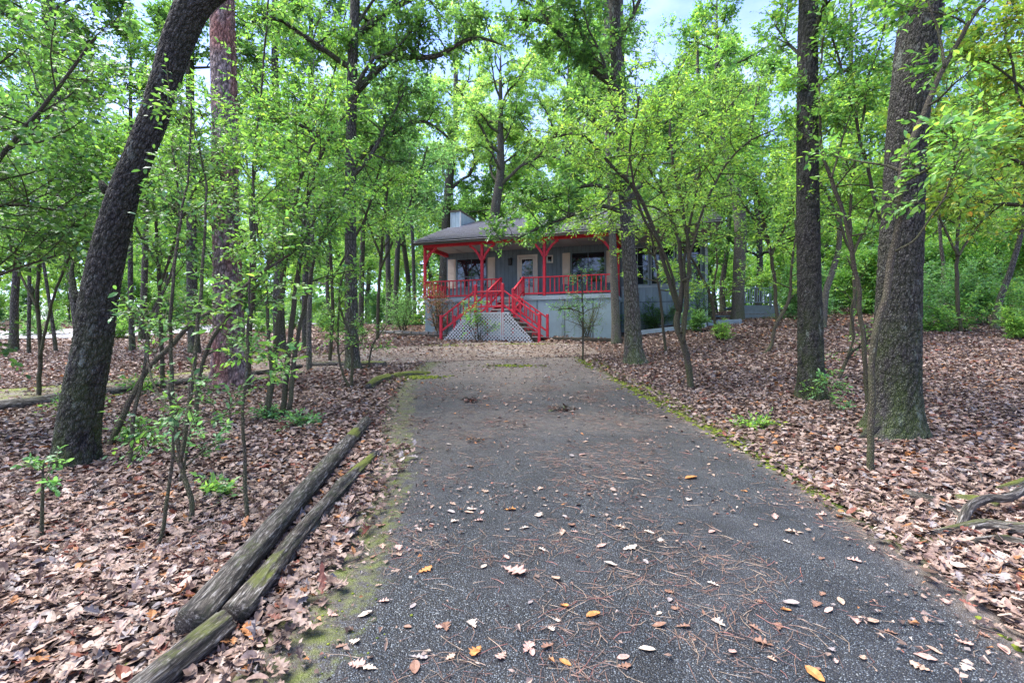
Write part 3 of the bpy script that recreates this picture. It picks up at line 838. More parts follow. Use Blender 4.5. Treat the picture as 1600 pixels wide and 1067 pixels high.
# far deck behind the pale trunk
dk = empty("side_deck", (11.45, 24.6, 2.38), "grey side deck with a picket railing, beyond the thick pale trunk", "deck", rz=R(-8))
def D(n_, a, mat=M['deckpaint'], par=dk): return solid(n_, a, mat, par, .004)
D("deck_floor", [box_arr((0, 0, .95), (2.05, 2.2, 1.05))])
D("skirt_board", [box_arr((0, -.03, .62), (2.05, .0, .94))]); D("skirt_board", [box_arr((0, -.03, .28), (2.05, .0, .60))]); D("skirt_board", [box_arr((0, -.03, -.1), (2.05, .0, .26))])
for x in (.10, 1.55, 1.75): D("post", [box_arr((x, -.06, 1.05), (x + .11, .05, 2.15))])
D("rail", [bar_arr((.2, 0, 2.02), (.8, 0, 1.93), .06, .06), bar_arr((.8, 0, 1.93), (1.55, 0, 1.90), .06, .06)]); D("rail", [bar_arr((.2, 0, 1.2), (1.75, 0, 1.2), .05, .06)])
for i in range(11): D("picket", [box_arr((.26 + i * .115, -.015, 1.2), (.30 + i * .115, .015, 1.93))], M['band'])
for k in range(3): D("step", [box_arr((-1.4, -.7 + k * .3, .1 + k * .19), (-.02, -.4 + k * .3, .15 + k * .19))])

# neighbouring house and board stack beyond the road
nb = empty("neighbouring_house", (-43, 58, 3.9), "pale house glimpsed between the trunks beyond the road", "house", rz=R(25))
for n_, a, mt in (("wall", [box_arr((0, 0, -1), (13, 8, 3.0))], M['farwall']), ("garage_door", [box_arr((1, -.06, -.3), (4, -.01, 2.1))], M['white']),
                  ("door", [box_arr((6, -.06, 0), (7, -.01, 2.1))], M['cream']), ("window", [box_arr((8.5, -.06, .9), (10.5, -.01, 2.1))], M['glass']), ("window", [box_arr((11.2, -.06, .9), (12.4, -.01, 2.1))], M['glass'])):
    solid(n_, a, mt, nb)
poly_prism("roof", [(-.5, -.6, 2.9), (-.5, 4, 5.2), (-.5, 8.6, 2.9)], (14, 0, 0), M['shingle'], nb)
x, y, z = P(330, 506)
st = empty("board_stack", (x, y, z), "low stack of reddish boards beside the road, seen left of the pine", "board stack", rz=R(-10))
for i in range(5):
    solid("board", [box_arr((-1.3 + .08 * (i % 2), -.5, i * .22), (1.3 - .07 * (i % 3), .5, i * .22 + .12))], M['brick'], st)
    if i < 4: solid("spacer", [box_arr((-1.1, -.4, i * .22 + .122), (-.9, .4, i * .22 + .218)), box_arr((.9, -.4, i * .22 + .122), (1.1, .4, i * .22 + .218))], M['cream'], st)
# ------------------------------------------------------------------ leaves
LEAF_T = {
 'rh': (np.array([[0, 0, 0], [.42, .5, .07], [1, 0, -.06], [.42, -.5, .07]]), np.array([[0, 2, 1], [0, 3, 2]])),
 'hex': (np.array([[0, 0, 0], [.30, .42, .06], [.30, 0, 0], [.30, -.42, .06], [.68, .40, .03], [.68, -.40, .03], [1, 0, -.12]]),
         np.array([[0, 2, 1], [0, 3, 2], [1, 2, 4], [2, 5, 4], [2, 3, 5], [4, 5, 6]])),
}
def _oak():
    t = [0, .10, .22, .33, .45, .56, .68, .80, .92, 1.0]; w_ = [.02, .05, .22, .10, .42, .16, .50, .22, .26, .0]
    V, T = [], []
    for a, b in zip(t, w_): V += [[a, b, 0], [a, 0, 0], [a, -b, 0]]
    for i in range(len(t) - 1):
        q_ = i * 3; r = q_ + 3
        T += [[q_, q_ + 1, r], [q_ + 1, r + 1, r], [q_ + 1, q_ + 2, r + 1], [q_ + 2, r + 2, r + 1]]
    return np.array(V, float), np.array(T)
LEAF_T['oak'] = _oak()
def _ell():
    t = [0, .15, .4, .65, .87, 1]; w_ = [.02, .24, .42, .40, .22, 0]; V, T = [], []
    for a, b in zip(t, w_): V += [[a, b, 0], [a, 0, 0], [a, -b, 0]]
    for i in range(len(t) - 1):
        q_ = i * 3; r = q_ + 3
        T += [[q_, q_ + 1, r], [q_ + 1, r + 1, r], [q_ + 1, q_ + 2, r + 1], [q_ + 2, r + 2, r + 1]]
    return np.array(V, float), np.array(T)
LEAF_T['ell'] = _ell()

def add_leaves(acc, Pp, D, Nn, S_, w_, col, kind='rh', curl=None, fold=None, rng=None):
    TV, TT = LEAF_T[kind]; n = len(Pp)
    D = nrm(D); side = nrm(np.cross(D, Nn)); Nn = np.cross(side, D)
    L = TV[None].repeat(n, 0).copy()
    if curl is not None:      # bend along the leaf and cup across it
        L[..., 2] += curl[:, None] * (L[..., 0] ** 2) + fold[:, None] * L[..., 1] ** 2 * 1.3
        if rng is not None: L[..., 2] += (rng.random(L.shape[:2]) - .5) * .07
    S_ = np.broadcast_to(S_, (n,)); w_ = np.broadcast_to(w_, (n,))
    V = Pp[:, None] + (L[..., 0, None] * D[:, None] + L[..., 1, None] * w_[:, None, None] * side[:, None] + L[..., 2, None] * Nn[:, None]) * S_[:, None, None]
    k = len(TV)
    T = (TT[None] + np.arange(n)[:, None, None] * k).reshape(-1, 3)
    C = np.repeat(col[:, None], k, 1).reshape(-1, 3)
    acc.add(V.reshape(-1, 3), T, C)

PAL = {
 'oak':    [((.055, .130, .040), 4), ((.080, .175, .050), 4), ((.120, .225, .060), 2), ((.040, .095, .035), 2)],
 'bright': [((.102, .215, .048), 4), ((.078, .180, .048), 3), ((.160, .265, .058), 2), ((.050, .13, .042), 2.5)],
 'lime':   [((.140, .255, .050), 4), ((.108, .215, .050), 4), ((.205, .295, .06), 1.5), ((.075, .16, .05), 2)],
 'mint':   [((.150, .260, .095), 4), ((.190, .310, .115), 3), ((.120, .21, .075), 3), ((.23, .32, .09), 2)],
 'cool':   [((.060, .150, .060), 4), ((.085, .190, .075), 3), ((.110, .22, .085), 2), ((.045, .11, .035), 2)],
 'dark':   [((.035, .090, .028), 4), ((.055, .125, .036), 4), ((.080, .165, .040), 2), ((.03, .08, .04), 1)],
 'autumn': [((.150, .230, .040), 4), ((.230, .240, .040), 1.2), ((.100, .190, .038), 4), ((.28, .16, .04), .2)],
}
def pick(rng, pal, n, var=.22):
    p = PAL[pal] if isinstance(pal, str) else pal
    c = np.array([a for a, _ in p]); wt = np.array([b for _, b in p], float); wt /= wt.sum()
    o = c[rng.choice(len(c), n, p=wt)] * (1.75 if isinstance(pal, str) else 1) * (1 + var * rng.standard_normal((n, 1))).clip(.5, 1.6)
    return o
def rdir(rng, n):
    return nrm(rng.standard_normal((n, 3)))

def walk(rng, p0, d, ln, r0, nseg, wig, up=0.0, r1=.25):
    d = np.array(d, float); d /= np.linalg.norm(d); pts = [np.array(p0, float)]
    for i in range(nseg):
        d = d + rng.standard_normal(3) * wig + np.array([0, 0, up]); d /= np.linalg.norm(d)
        pts.append(pts[-1] + d * ln / nseg)
    return np.array(pts), r0 * np.linspace(1, r1, nseg + 1)

def foliage(rng, leafacc, twigacc, polys, ntw, twl, per, size, pal, kind='rh', wr=.55, tmin=.2, droop=.2, flat=.55, twigr=.0035, clump=True):
    """twigs sprout from the branch polylines, leaves sit alternately along each twig"""
    seg_a, seg_b = [], []
    for pts, _ in polys:
        k = len(pts); s = int(tmin * (k - 1))
        seg_a.append(pts[s:-1]); seg_b.append(pts[s + 1:])
    a = np.vstack(seg_a); b = np.vstack(seg_b); ln = np.linalg.norm(b - a, axis=1)
    i = rng.choice(len(a), ntw, p=ln / ln.sum()); t = rng.random((ntw, 1))
    p = a[i] + (b[i] - a[i]) * t; sd_ = nrm(b[i] - a[i])
    pr = rdir(rng, ntw); pr[:, 2] *= .6; pr = nrm(pr - (pr * sd_).sum(1, keepdims=True) * sd_)
    td = nrm(.55 * sd_ + .9 * pr + np.array([0, 0, .12])); tl = twl * rng.uniform(.5, 1.3, (ntw, 1))
    e = p + td * tl + np.array([0, 0, -1.]) * tl * droop * .5
    if twigacc is not None:
        A_ = nrm(np.cross(td, rdir(rng, ntw))); Bb = np.cross(td, A_)
        V = np.stack([p + A_ * twigr * 1.5, p + (-.5 * A_ + .87 * Bb) * twigr * 1.5, p + (-.5 * A_ - .87 * Bb) * twigr * 1.5, e], 1)
        T = np.array([[0, 1, 3], [1, 2, 3], [2, 0, 3]])[None] + np.arange(ntw)[:, None, None] * 4
        twigacc.add(V.reshape(-1, 3), T.reshape(-1, 3))
    tt = np.tile(np.linspace(.12, 1.0, per), (ntw, 1)) + rng.uniform(-.05, .05, (ntw, per))
    pos = p[:, None] + (e - p)[:, None] * tt[..., None]
    sg = np.where((np.arange(per) % 2)[None] == 0, 1, -1) * np.where(rng.random((ntw, 1)) < .5, 1, -1)
    hs = nrm(np.cross(td, np.array([0, 0, 1.]) + .25 * rng.standard_normal((ntw, 3))))
    D = td[:, None] * .65 + hs[:, None] * sg[..., None] * .8 + rng.standard_normal((ntw, per, 3)) * .28
    D[:, -1] = td + rng.standard_normal((ntw, 3)) * .25
    D[..., 2] -= droop
    Nn = np.array([0, 0, 1.]) + rng.standard_normal((ntw, per, 3)) * flat
    n = ntw * per
    cl = (1 + .18 * rng.standard_normal((ntw, 1, 1))).clip(.6, 1.5)
    col = (pick(rng, pal, n).reshape(ntw, per, 3) * cl).reshape(-1, 3)
    add_leaves(leafacc, pos.reshape(-1, 3), D.reshape(-1, 3), Nn.reshape(-1, 3), size * rng.uniform(.45, 1.35, n), wr, col, kind)

def spread_limbs(rng, pts, rad, z0, z1, n, length, elev=(15, 50), wig=.20, sub=7, subl=.45, az=None, tert=2, shape=None):
    """limbs along a stem between heights z0 and z1 (fraction 0..1 of stem), each with side branches"""
    limbs, fine = [], []
    k = len(pts)
    for i in range(n):
        f = z0 + (z1 - z0) * (i + rng.random()) / n
        x = f * (k - 1); j = min(int(x), k - 2); p = pts[j] + (pts[j + 1] - pts[j]) * (x - j); r = rad[j]
        a = (i * 2.4 + rng.uniform(-.5, .5)) if az is None else R(az[i % len(az)] + rng.uniform(-25, 25))
        el = R(rng.uniform(*elev) + 25 * max(0, f - .6))
        L = length * rng.uniform(.7, 1.15) * (shape(f) if shape else (1 - .45 * max(0, f - .35) / .65))
        d = (math.cos(a) * math.cos(el), math.sin(a) * math.cos(el), math.sin(el))
        lp, lr = walk(rng, p, d, L, min(r * .55, .022 * L + .004), max(5, int(L / .35)), wig, .02)
        limbs.append((lp, lr))
        for s in range(sub):
            t = rng.uniform(.25, 1.0); x = t * (len(lp) - 1); j = min(int(x), len(lp) - 2); q_ = lp[j] + (lp[j + 1] - lp[j]) * (x - j)
            dd = nrm(lp[j + 1] - lp[j]) + nrm(rng.standard_normal(3) * np.array([1, 1, .6])) * .95
            sp, sr = walk(rng, q_, dd, L * subl * rng.uniform(.5, 1.1) * (1.15 - .5 * t), lr[j] * .6, 5, wig * 1.1, .03)
            fine.append((sp, sr))
            for _ in range(tert):
                t2 = rng.uniform(.3, 1); x = t2 * 5; j2 = min(int(x), 4); q2 = sp[j2] + (sp[j2 + 1] - sp[j2]) * (x - j2)
                dd = nrm(sp[j2 + 1] - sp[j2]) + nrm(rng.standard_normal(3)) * .9
                fine.append(walk(rng, q2, dd, L * subl * .45 * rng.uniform(.5, 1.1), sr[j2] * .6, 2, wig, .02))
    return limbs, fine

TREES = 0
def finish_tree(name, label, cat, group, base, trunkA, woodmat, branchA, leafA, crown_name="crown", barkmat2=None):
    e = empty(name, tuple(base), label, cat, group)
    off = np.array(base)
    for A_, nm, mt, sm in ((trunkA, "trunk" if cat == "tree" else "stem", woodmat, True), (branchA, "branches", barkmat2 or M['oak_far'], True), (leafA, crown_name, M['leaf'], False)):
        if A_ is None or not A_.V: continue
        for i in range(len(A_.V)): A_.V[i] = A_.V[i] - off
        me = A_.mesh(nm, mt, sm, bk=(nm != crown_name))
        o = link(nm, me, e)
        if nm in ("branches", crown_name): o['kind'] = 'stuff'
    return e

def big_tree(name, label, seed, path, Y, bark='oak', relief=None, drift=0.0, ext=None, top_r=None, limbs=None, leaves=None, ns=72, step=.02, group="canopy trees", extra=None, cat="tree", stubs=()):
    """path: [(px, py, width px)] from the base upward, read at distance Y; ext: further points (dx, dy, dz) beyond the last one"""
    rng = np.random.default_rng(seed)
    pts, rad = [], []
    z_of = np.linspace(0, 1, len(path))
    for (px, py, wd), t in zip(path, z_of):
        yy = Y + drift * t
        pts.append(W(px, py, yy)); rad.append(wd / 2 / F * yy / math.sqrt(1 + ((px - CX) / F) ** 2))
    b = pts[0].copy(); g = float(ground(b[0], b[1])); pts[0][2] = g - .12
    if ext:
        for dx, dy, dz, r_ in ext: pts.append(pts[-1] + np.array([dx, dy, dz])); rad.append(r_)
    P_, R_ = resample(pts, rad, step if relief is not None else .2)
    TA = Acc(); tube(TA, P_, R_, ns, relief=relief)
    for (sp, sr) in stubs: tube(TA, *resample(sp, sr, .05), 14)
    BA, LA = Acc(), Acc()
    li, fi = [], []
    if limbs:
        for kw in (limbs if isinstance(limbs, list) else [limbs]):
            a_, b_ = spread_limbs(rng, P_, R_, **kw); li += a_; fi += b_
    for pth, rd in (extra or []):
        p2, r2 = resample(pth, rd, .15); li.append((p2, r2))
        a_, b_ = spread_limbs(rng, p2, r2, .2, 1, max(3, int(len(p2) * .15 / .45)), 1.1, sub=4); li += a_; fi += b_
    for p, r in li: tube(BA, p, r, 5, cap=False)
    for p, r in fi: tube(BA, p, np.maximum(r, .004), 3, cap=False)
    if leaves:
        kw = dict(leaves); foliage(rng, LA, BA, fi + [(p[len(p) // 3:], r) for p, r in li], **kw)
    base = (b[0], b[1], g)
    return finish_tree(name, label, cat, group, base, TA, M[bark], BA, LA)

def crooked(seed, h, r0, lean=(0, 0), wig=.05):
    rng = np.random.default_rng(seed)
    return walk(rng, (0, 0, -.15), (lean[0], lean[1], 1), h, r0, 14, wig, .03, .28)

# ---------------- near trees, left
rel_oak = lambda s, d=.011, fl=.25: bark_relief(s, .036, .085, d * .9, fl, .22, 5)
big_tree("leaning_oak", "big dark leaning oak with blocky bark, closest trunk on the leaf covered ground", 11,
    [(118, 728, 82), (121, 690, 76), (130, 620, 72), (144, 545, 67), (154, 470, 64), (172, 380, 58), (192, 305, 51), (216, 245, 47), (240, 185, 47), (262, 115, 48), (284, 50, 52), (318, -10, 56)],
    4.7, ns=84, step=.026, relief=rel_oak(3, .012, .20), ext=[(.45, .2, .6, .19), (.5, .5, 1.1, .16), (.5, .6, 1.8, .12), (.3, .4, 2.2, .07), (.1, .2, 1.6, .03)],
    limbs=dict(z0=.55, z1=1, n=11, length=3.0, sub=6, tert=2), leaves=dict(ntw=1300, twl=.32, per=8, size=.085, pal='dark', kind='rh', wr=.6),
    stubs=[([W(168, 300, 4.7), W(160, 290, 4.68), W(156, 282, 4.66)], [.045, .035, .015]), ([W(124, 470, 4.72), W(116, 455, 4.72), W(112, 430, 4.74), W(114, 408, 4.76)], [.04, .028, .02, .01])])
big_tree("pine_tree", "tall pine with thick reddish plated bark between the leaning oak and the driveway", 12,
    [(362, 600, 62), (360, 570, 56), (357, 500, 50), (355, 420, 46), (352, 320, 44), (351, 200, 43), (349, 90, 42), (347, -10, 40)], 9.15, bark='pine',
    relief=bark_relief(5, .085, .17, .020, .38, .28, 4), ext=[(-.05, .1, 3, .22), (0, .1, 3, .17), (.1, 0, 3, .11), (0, 0, 2.4, .04)], ns=64, step=.05,
    limbs=dict(z0=.72, z1=1, n=12, length=2.6, sub=5), leaves=dict(ntw=900, twl=.4, per=8, size=.11, pal='dark', wr=.3))

# ---------------- near trees, right
big_tree("large_oak", "largest straight oak trunk with a root flare, standing right of the driveway", 13,
    [(1392, 692, 104), (1396, 670, 94), (1401, 600, 80), (1403, 500, 76), (1406, 420, 74), (1410, 330, 70), (1418, 200, 69), (1430, 90, 71), (1440, -10, 72)], 5.5, step=.028,
    relief=bark_relief(8, .036, .10, .011, .5, .20, 4), ext=[(.1, .1, 1.4, .21), (.1, .3, 1.8, .17), (-.1, .2, 2.2, .12), (0, 0, 2.4, .05)], ns=88,
    limbs=dict(z0=.62, z1=1, n=9, length=3.2, sub=6), leaves=dict(ntw=900, twl=.34, per=8, size=.085, pal='bright', wr=.6),
    stubs=[([W(1392, 600, 5.48), W(1380, 652, 5.42), W(1352, 682, 5.36), W(1322, 700, 5.33)], [.09, .085, .05, .015]), ([W(1412, 610, 5.46), W(1424, 655, 5.40), W(1444, 694, 5.34), W(1456, 706, 5.3)], [.09, .08, .05, .015])])
big_tree("straight_oak", "slim straight oak trunk with a mossy foot just behind the largest oak", 14,
    [(1268, 634, 52), (1268, 610, 47), (1267, 560, 43), (1265, 480, 40), (1263, 380, 38), (1262, 250, 37), (1262, 100, 34), (1263, -10, 31)], 7.5,
    relief=bark_relief(9, .036, .085, .009, .3, .22, 4), ext=[(.05, .1, 2, .11), (0, .1, 2.4, .07), (0, 0, 1.6, .03)], ns=52, step=.035,
    limbs=[dict(z0=.35, z1=.62, n=6, length=1.6, sub=5), dict(z0=.62, z1=1, n=9, length=2.6, sub=6)], leaves=dict(ntw=1200, twl=.3, per=8, size=.08, pal='bright', wr=.55))

# ---------------- middle distance trunks
def mid(name, label, seed, path, Y, pal='oak', bark='oak_far', lean_ext=(0, 0), H=6, rr=None, n=10, L=2.8, ntw=1600, size=.105, z0=.45, **kw):
    last = path[-1][2] / 2 / F * Y
    return big_tree(name, label, seed, path, Y, bark=bark, ext=[(lean_ext[0] * H / 3, lean_ext[1] * H / 3, H / 3, last * .75), (0, 0, H / 3, last * .5), (0, 0, H / 3, last * .15)],
        limbs=[dict(z0=z0, z1=1, n=n, length=L, sub=7, tert=2)], leaves=dict(ntw=int(ntw * .72), twl=.36, per=8, size=size * 1.12, pal=pal, wr=.55), ns=28, **kw)
mid("oak_tree", "dark oak trunk with ivy beside the driveway edge, in front of the wing windows", 21, [(993, 570, 35), (990, 545, 28), (986, 450, 23), (979, 340, 21), (970, 200, 19), (963, 90, 18), (960, -10, 17)], 12.1, 'oak', n=16, L=3.2, H=5, ntw=4300, z0=.33,
    extra=[([W(982, 335, 12.1), W(935, 322, 12.2), W(885, 340, 12.5), W(830, 362, 12.8), W(775, 392, 13)], [.07, .055, .04, .03, .015]), ([W(975, 300, 12.2), W(920, 290, 12.6), W(860, 310, 13), W(800, 325, 13.4)], [.06, .045, .03, .015]), ([W(978, 320, 12.2), W(1040, 240, 12.6), W(1090, 180, 13), W(1150, 150, 13.5)], [.08, .06, .05, .02]), ([W(965, 140, 12.2), W(900, 90, 12), W(860, 40, 11.8), W(800, 30, 11.6)], [.08, .06, .05, .02])], relief=bark_relief(21, .05, .1, .012, .4, .3, 4), step=.04)
mid("oak_tree", "paler slim trunk standing just left of the dark ivied oak", 22, [(963, 540, 18), (962, 500, 13.5), (959, 420, 12), (955, 330, 11), (950, 200, 10), (948, 60, 9)], 17.3, 'cool', 'pale', n=9, ntw=1400)
mid("oak_tree", "thin leaning trunk in front of the corner of the wing", 23, [(1110, 512, 14), (1106, 470, 12), (1098, 400, 11), (1092, 330, 10), (1090, 220, 9)], 24, 'bright', n=9, ntw=1200, size=.12)
mid("pale_oak", "thick pale trunk rising between the house wing and the side deck", 24, [(1152, 502, 26), (1153, 480, 20), (1155, 420, 20), (1157, 350, 20), (1148, 300, 17), (1138, 250, 14), (1120, 190, 10)], 22.5, 'bright', 'pale', n=14, L=3.5, ntw=2600, size=.12)
mid("oak_tree", "grey barked oak standing on the timber edging by the gravel", 25, [(553, 580, 29), (551, 560, 23), (549, 500, 21), (548, 400, 19), (548, 250, 17), (551, 100, 16), (555, -10, 15)], 11.1, 'oak', n=16, L=3.0, ntw=5200, z0=.3, size=.088,
    extra=[([W(550, 150, 11.3), W(610, 95, 11.2), W(680, 88, 11), W(740, 60, 10.8), W(800, 75, 10.8)], [.09, .07, .06, .04, .02]), ([W(550, 60, 11.4), W(620, 10, 12), W(700, -20, 12.5), W(790, -10, 13), W(850, 20, 13)], [.09, .07, .06, .04, .02]), ([W(549, 260, 11.4), W(600, 215, 12), W(660, 190, 12.6), W(700, 215, 13)], [.07, .05, .04, .02]), ([W(551, 110, 11.2), W(480, 60, 10.6), W(430, 30, 10), W(380, 40, 9.6)], [.07, .05, .04, .02])],
    relief=bark_relief(25, .045, .09, .008, .3, .2, 5), step=.04)
mid("oak_tree", "mossy footed oak trunk beyond the gravel track, behind the stack of saplings", 26, [(304, 553, 24), (303, 530, 20), (300, 450, 18), (299, 330, 16), (297, 150, 14)], 14.4, 'oak', n=11, ntw=1900)
mid("oak_tree", "leaning oak trunk between the pine and the pale stem, past the track", 27, [(440, 552, 26), (437, 530, 20), (435, 460, 18), (440, 380, 15), (436, 250, 13), (430, 120, 12)], 14.8, 'oak', n=12, ntw=2000)
mid("pale_sapling", "slim pale grey trunk rising beside the timber edging, left of the grey barked oak", 28, [(483, 582, 10), (483, 560, 9), (483, 500, 8), (486, 420, 7), (490, 300, 6)], 10.8, 'bright', 'pale', n=9, L=1.8, ntw=900, size=.09, H=3)
mid("oak_tree", "dark trunk standing close behind the pale grey stem", 29, [(478, 545, 15), (478, 520, 13), (478, 440, 12), (484, 330, 12), (486, 150, 10)], 16.5, 'dark', n=11, ntw=1700)
mid("oak_tree", "dark narrow trunk just behind the grey barked oak", 30, [(564, 527, 9), (564, 500, 9), (566, 400, 8), (570, 300, 7)], 21, 'oak', n=9, ntw=1400, size=.13)
mid("oak_tree", "nearer trunk of the twin pair beyond the green plants", 31, [(607, 508, 10), (607, 480, 8.5), (606, 400, 8), (603, 300, 7)], 30, 'cool', n=10, L=4, ntw=1700, size=.15)
mid("oak_tree", "farther trunk of the twin pair, toward the porch", 32, [(618, 508, 11), (618, 480, 9), (621, 400, 8), (626, 300, 7)], 31, 'oak', n=10, L=4, ntw=1700, size=.15)
mid("oak_tree", "thin dark trunk standing right beside the porch corner post", 33, [(648, 500, 6), (647, 450, 5.5), (645, 380, 5.5), (640, 280, 5)], 30, 'cool', n=9, L=3.5, ntw=1300, size=.15)
mid("oak_tree", "trunk standing near the road, just right of the leaning oak", 34, [(207, 549, 13), (206, 520, 10), (204, 450, 9), (204, 330, 8)], 15, 'bright', n=9, ntw=1400)
mid("oak_tree", "mossy dark trunk near the road, second beyond the leaning oak", 35, [(222, 532, 15), (223, 500, 12), (226, 430, 11), (228, 300, 9)], 19, 'oak', n=9, ntw=1400, size=.13)
mid("oak_tree", "ivy footed stump like trunk at the picture's far edge before the road", 36, [(20, 546, 24), (22, 520, 16), (24, 450, 14), (40, 300, 12), (70, 100, 12)], 15, 'dark', n=10, ntw=1700)
mid("oak_tree", "slim leaning trunk near the road, left of the leaning oak", 37, [(88, 549, 8), (84, 520, 7), (74, 450, 6), (60, 350, 6)], 14.9, 'oak', n=8, ntw=1300)
mid("oak_tree", "thin upright trunk near the road, beside the ivy footed trunk", 38, [(45, 552, 8), (45, 520, 7), (46, 450, 7), (44, 330, 6)], 14.5, 'oak', n=8, ntw=1300)
mid("oak_tree", "high trunk with a broken look rising behind the leaning oak's bend", 39, [(128, 545, 16), (112, 440, 14), (96, 330, 14), (92, 200, 12), (86, 90, 12), (80, -10, 10)], 13, 'dark', n=12, ntw=2200)
mid("pale_oak", "curving pale trunk on the leafy rise beyond the straight oak", 40, [(1285, 494, 13), (1290, 460, 11), (1302, 420, 10), (1311, 380, 9), (1313, 300, 9), (1330, 200, 8)], 17, 'lime', 'pale', n=10, ntw=1700)
mid("oak_tree", "dark leaning trunk among the shrubs on the far rise", 41, [(1554, 512, 16), (1562, 470, 12), (1580, 420, 11), (1600, 340, 9)], 16, 'lime', n=9, ntw=1500)
mid("oak_tree", "slender trunk between the largest oak and the shrubs on the rise", 42, [(1472, 478, 8), (1474, 420, 7), (1470, 380, 6), (1466, 300, 6)], 20, 'cool', n=9, ntw=1500, size=.13)
mid("oak_tree", "forked oak with crooked limbs behind the porch roof", 43, [(760, 500, 20), (765, 400, 18), (775, 320, 15), (782, 270, 13)], 33, 'mint', n=18, L=6, ntw=5200, size=.15, H=8, z0=.5)
mid("oak_tree", "broad oak with dark crooked limbs behind the ridge of the roof", 44, [(880, 500, 24), (878, 380, 20), (884, 300, 17), (890, 230, 14)], 34, 'mint', n=18, L=6, ntw=5200, size=.15, H=8, z0=.5)
mid("oak_tree", "tall oak leaning in behind the chimney", 45, [(690, 500, 18), (694, 420, 15), (700, 300, 13), (712, 200, 11)], 38, 'mint', n=14, L=6, ntw=3600, size=.17, H=9, z0=.4)

# overhanging branch that crosses above the porch roof, part of its own oak off the frame top
big_tree("overhanging_oak", "oak whose dark limb slants down through the blue gap of sky", 50, [(988, 520, 18), (982, 330, 16), (974, 220, 16), (968, 100, 16), (966, -20, 15)], 19, bark='oak_far',
    ext=[(0, 0, 3, .14), (0, 0, 3, .06)], ns=24, limbs=[dict(z0=.35, z1=1, n=9, length=3, sub=6)], leaves=dict(ntw=3000, twl=.4, per=9, size=.12, pal='bright', wr=.55),
    extra=[([W(970, 200, 19), W(925, 110, 18.5), W(885, 62, 18), W(850, 20, 17.5), W(835, -30, 17)], [.18, .15, .14, .13, .10]),
           ([W(985, 330, 19), W(930, 318, 18), W(880, 345, 17), W(830, 375, 16.5)], [.08, .06, .04, .02])])
# ------------------------------------------------------------------ saplings drawn stem by stem
def sapling(name, label, seed, stems, Y, pal='bright', n=6, L=.8, ntw=260, size=.06, per=7, wr=.45, kind='hex', elev=(0, 55), group="understorey saplings", bark='twig', z0=.3, twl=.22, cat="sapling", sub=4, az=None):
    """stems: list of ([(px, py, width px)...], drift) ; the first point of the first stem is on the ground"""
    rng = np.random.default_rng(seed); TA, BA, LA = Acc(), Acc(), Acc(); li, fi = [], []; base = None
    for st_ in stems:
        path, drift = st_[0], st_[1]; y0 = st_[2] if len(st_) > 2 else Y
        k = len(path); pts = [W(a, b, y0 + drift * i / (k - 1)) for i, (a, b, c_) in enumerate(path)]; rad = [c_ / 2 / F * y0 / math.sqrt(1 + ((a - CX) / F) ** 2) for a, b, c_ in path]
        if base is None:
            base = (pts[0][0], pts[0][1], float(ground(pts[0][0], pts[0][1])))
            pts[0][2] = base[2] - .05
        p, r = resample(pts, rad, .06)
        p = p + .012 * np.stack([fbm(p[:, 2] * 3 + seed, p[:, 0] * 0) - .47, fbm(p[:, 2] * 3 + 9, p[:, 0] * 0 + seed) - .47, p[:, 0] * 0], -1) * 4
        tube(TA, p, r, 10)
        a_, b_ = spread_limbs(rng, p, r, z0, 1, n, L, elev=elev, sub=sub, subl=.5, tert=1, wig=.14, az=az); li += a_; fi += b_
        li.append((p[int(len(p) * .7):], r[int(len(p) * .7):]))
    for p, r in li[:]: tube(BA, p, np.maximum(r, .002), 5, cap=False)
    for p, r in fi: tube(BA, p, np.maximum(r, .0015), 3, cap=False)
    if Y > 7: kind = 'rh'
    if ntw: foliage(rng, LA, BA, fi + li, ntw=ntw, twl=twl, per=per, size=size, pal=pal, kind=kind, wr=wr, twigr=.0028)
    return finish_tree(name, label, cat, group, base, TA, M[bark], BA, LA, "foliage", M['twig'])

S_ = sapling
S_("sapling", "arching sapling that leans from the leaning oak's foot across to the pine", 101, [([(166, 693, 13), (195, 640, 11), (225, 586, 10), (262, 545, 10), (300, 505, 9), (345, 478, 8), (412, 425, 6), (470, 380, 5), (510, 300, 4)], 1.2)], 5.15, 'dark', n=7, L=.8, ntw=260, z0=.62)
S_("sapling", "thin forked sapling standing just right of the leaning oak's foot", 102, [([(202, 728, 8), (210, 650, 7), (225, 575, 6), (240, 490, 6), (262, 443, 5), (280, 340, 4), (270, 230, 3)], .4)], 4.6, 'dark', n=7, L=.6, ntw=230, z0=.55)
S_("sapling", "clump of slender stems with bright leaf tufts low on them, in front of the pine", 103,
   [([(292, 822, 10), (298, 780, 9), (285, 730, 9), (272, 650, 8), (268, 560, 7), (272, 420, 6), (290, 300, 4), (300, 160, 3)], .4), ([(238, 866, 7), (255, 815, 7), (268, 740, 6), (270, 660, 5), (262, 600, 5)], .1, 3.1),
    ([(283, 720, 8), (300, 600, 8), (312, 500, 7), (316, 420, 6), (322, 300, 4), (300, 190, 3)], .5), ([(270, 650, 5), (240, 600, 4), (232, 560, 4), (238, 500, 3)], .3)], 3.45, 'dark', n=5, L=.5, ntw=230, size=.052, z0=.62)
S_("low_shrub", "low bright leaved shrub growing at the foot of the slender stem clump", 104, [([(280, 735, 5), (290, 700, 4), (300, 665, 3)], .1), ([(282, 735, 4), (320, 700, 3), (345, 690, 2)], .1), ([(282, 735, 4), (262, 700, 3), (250, 690, 2)], .1)], 4.2, 'cool', n=4, L=.22, ntw=34, size=.055, twl=.14, cat="shrub", group="low shrubs on the leaf litter")
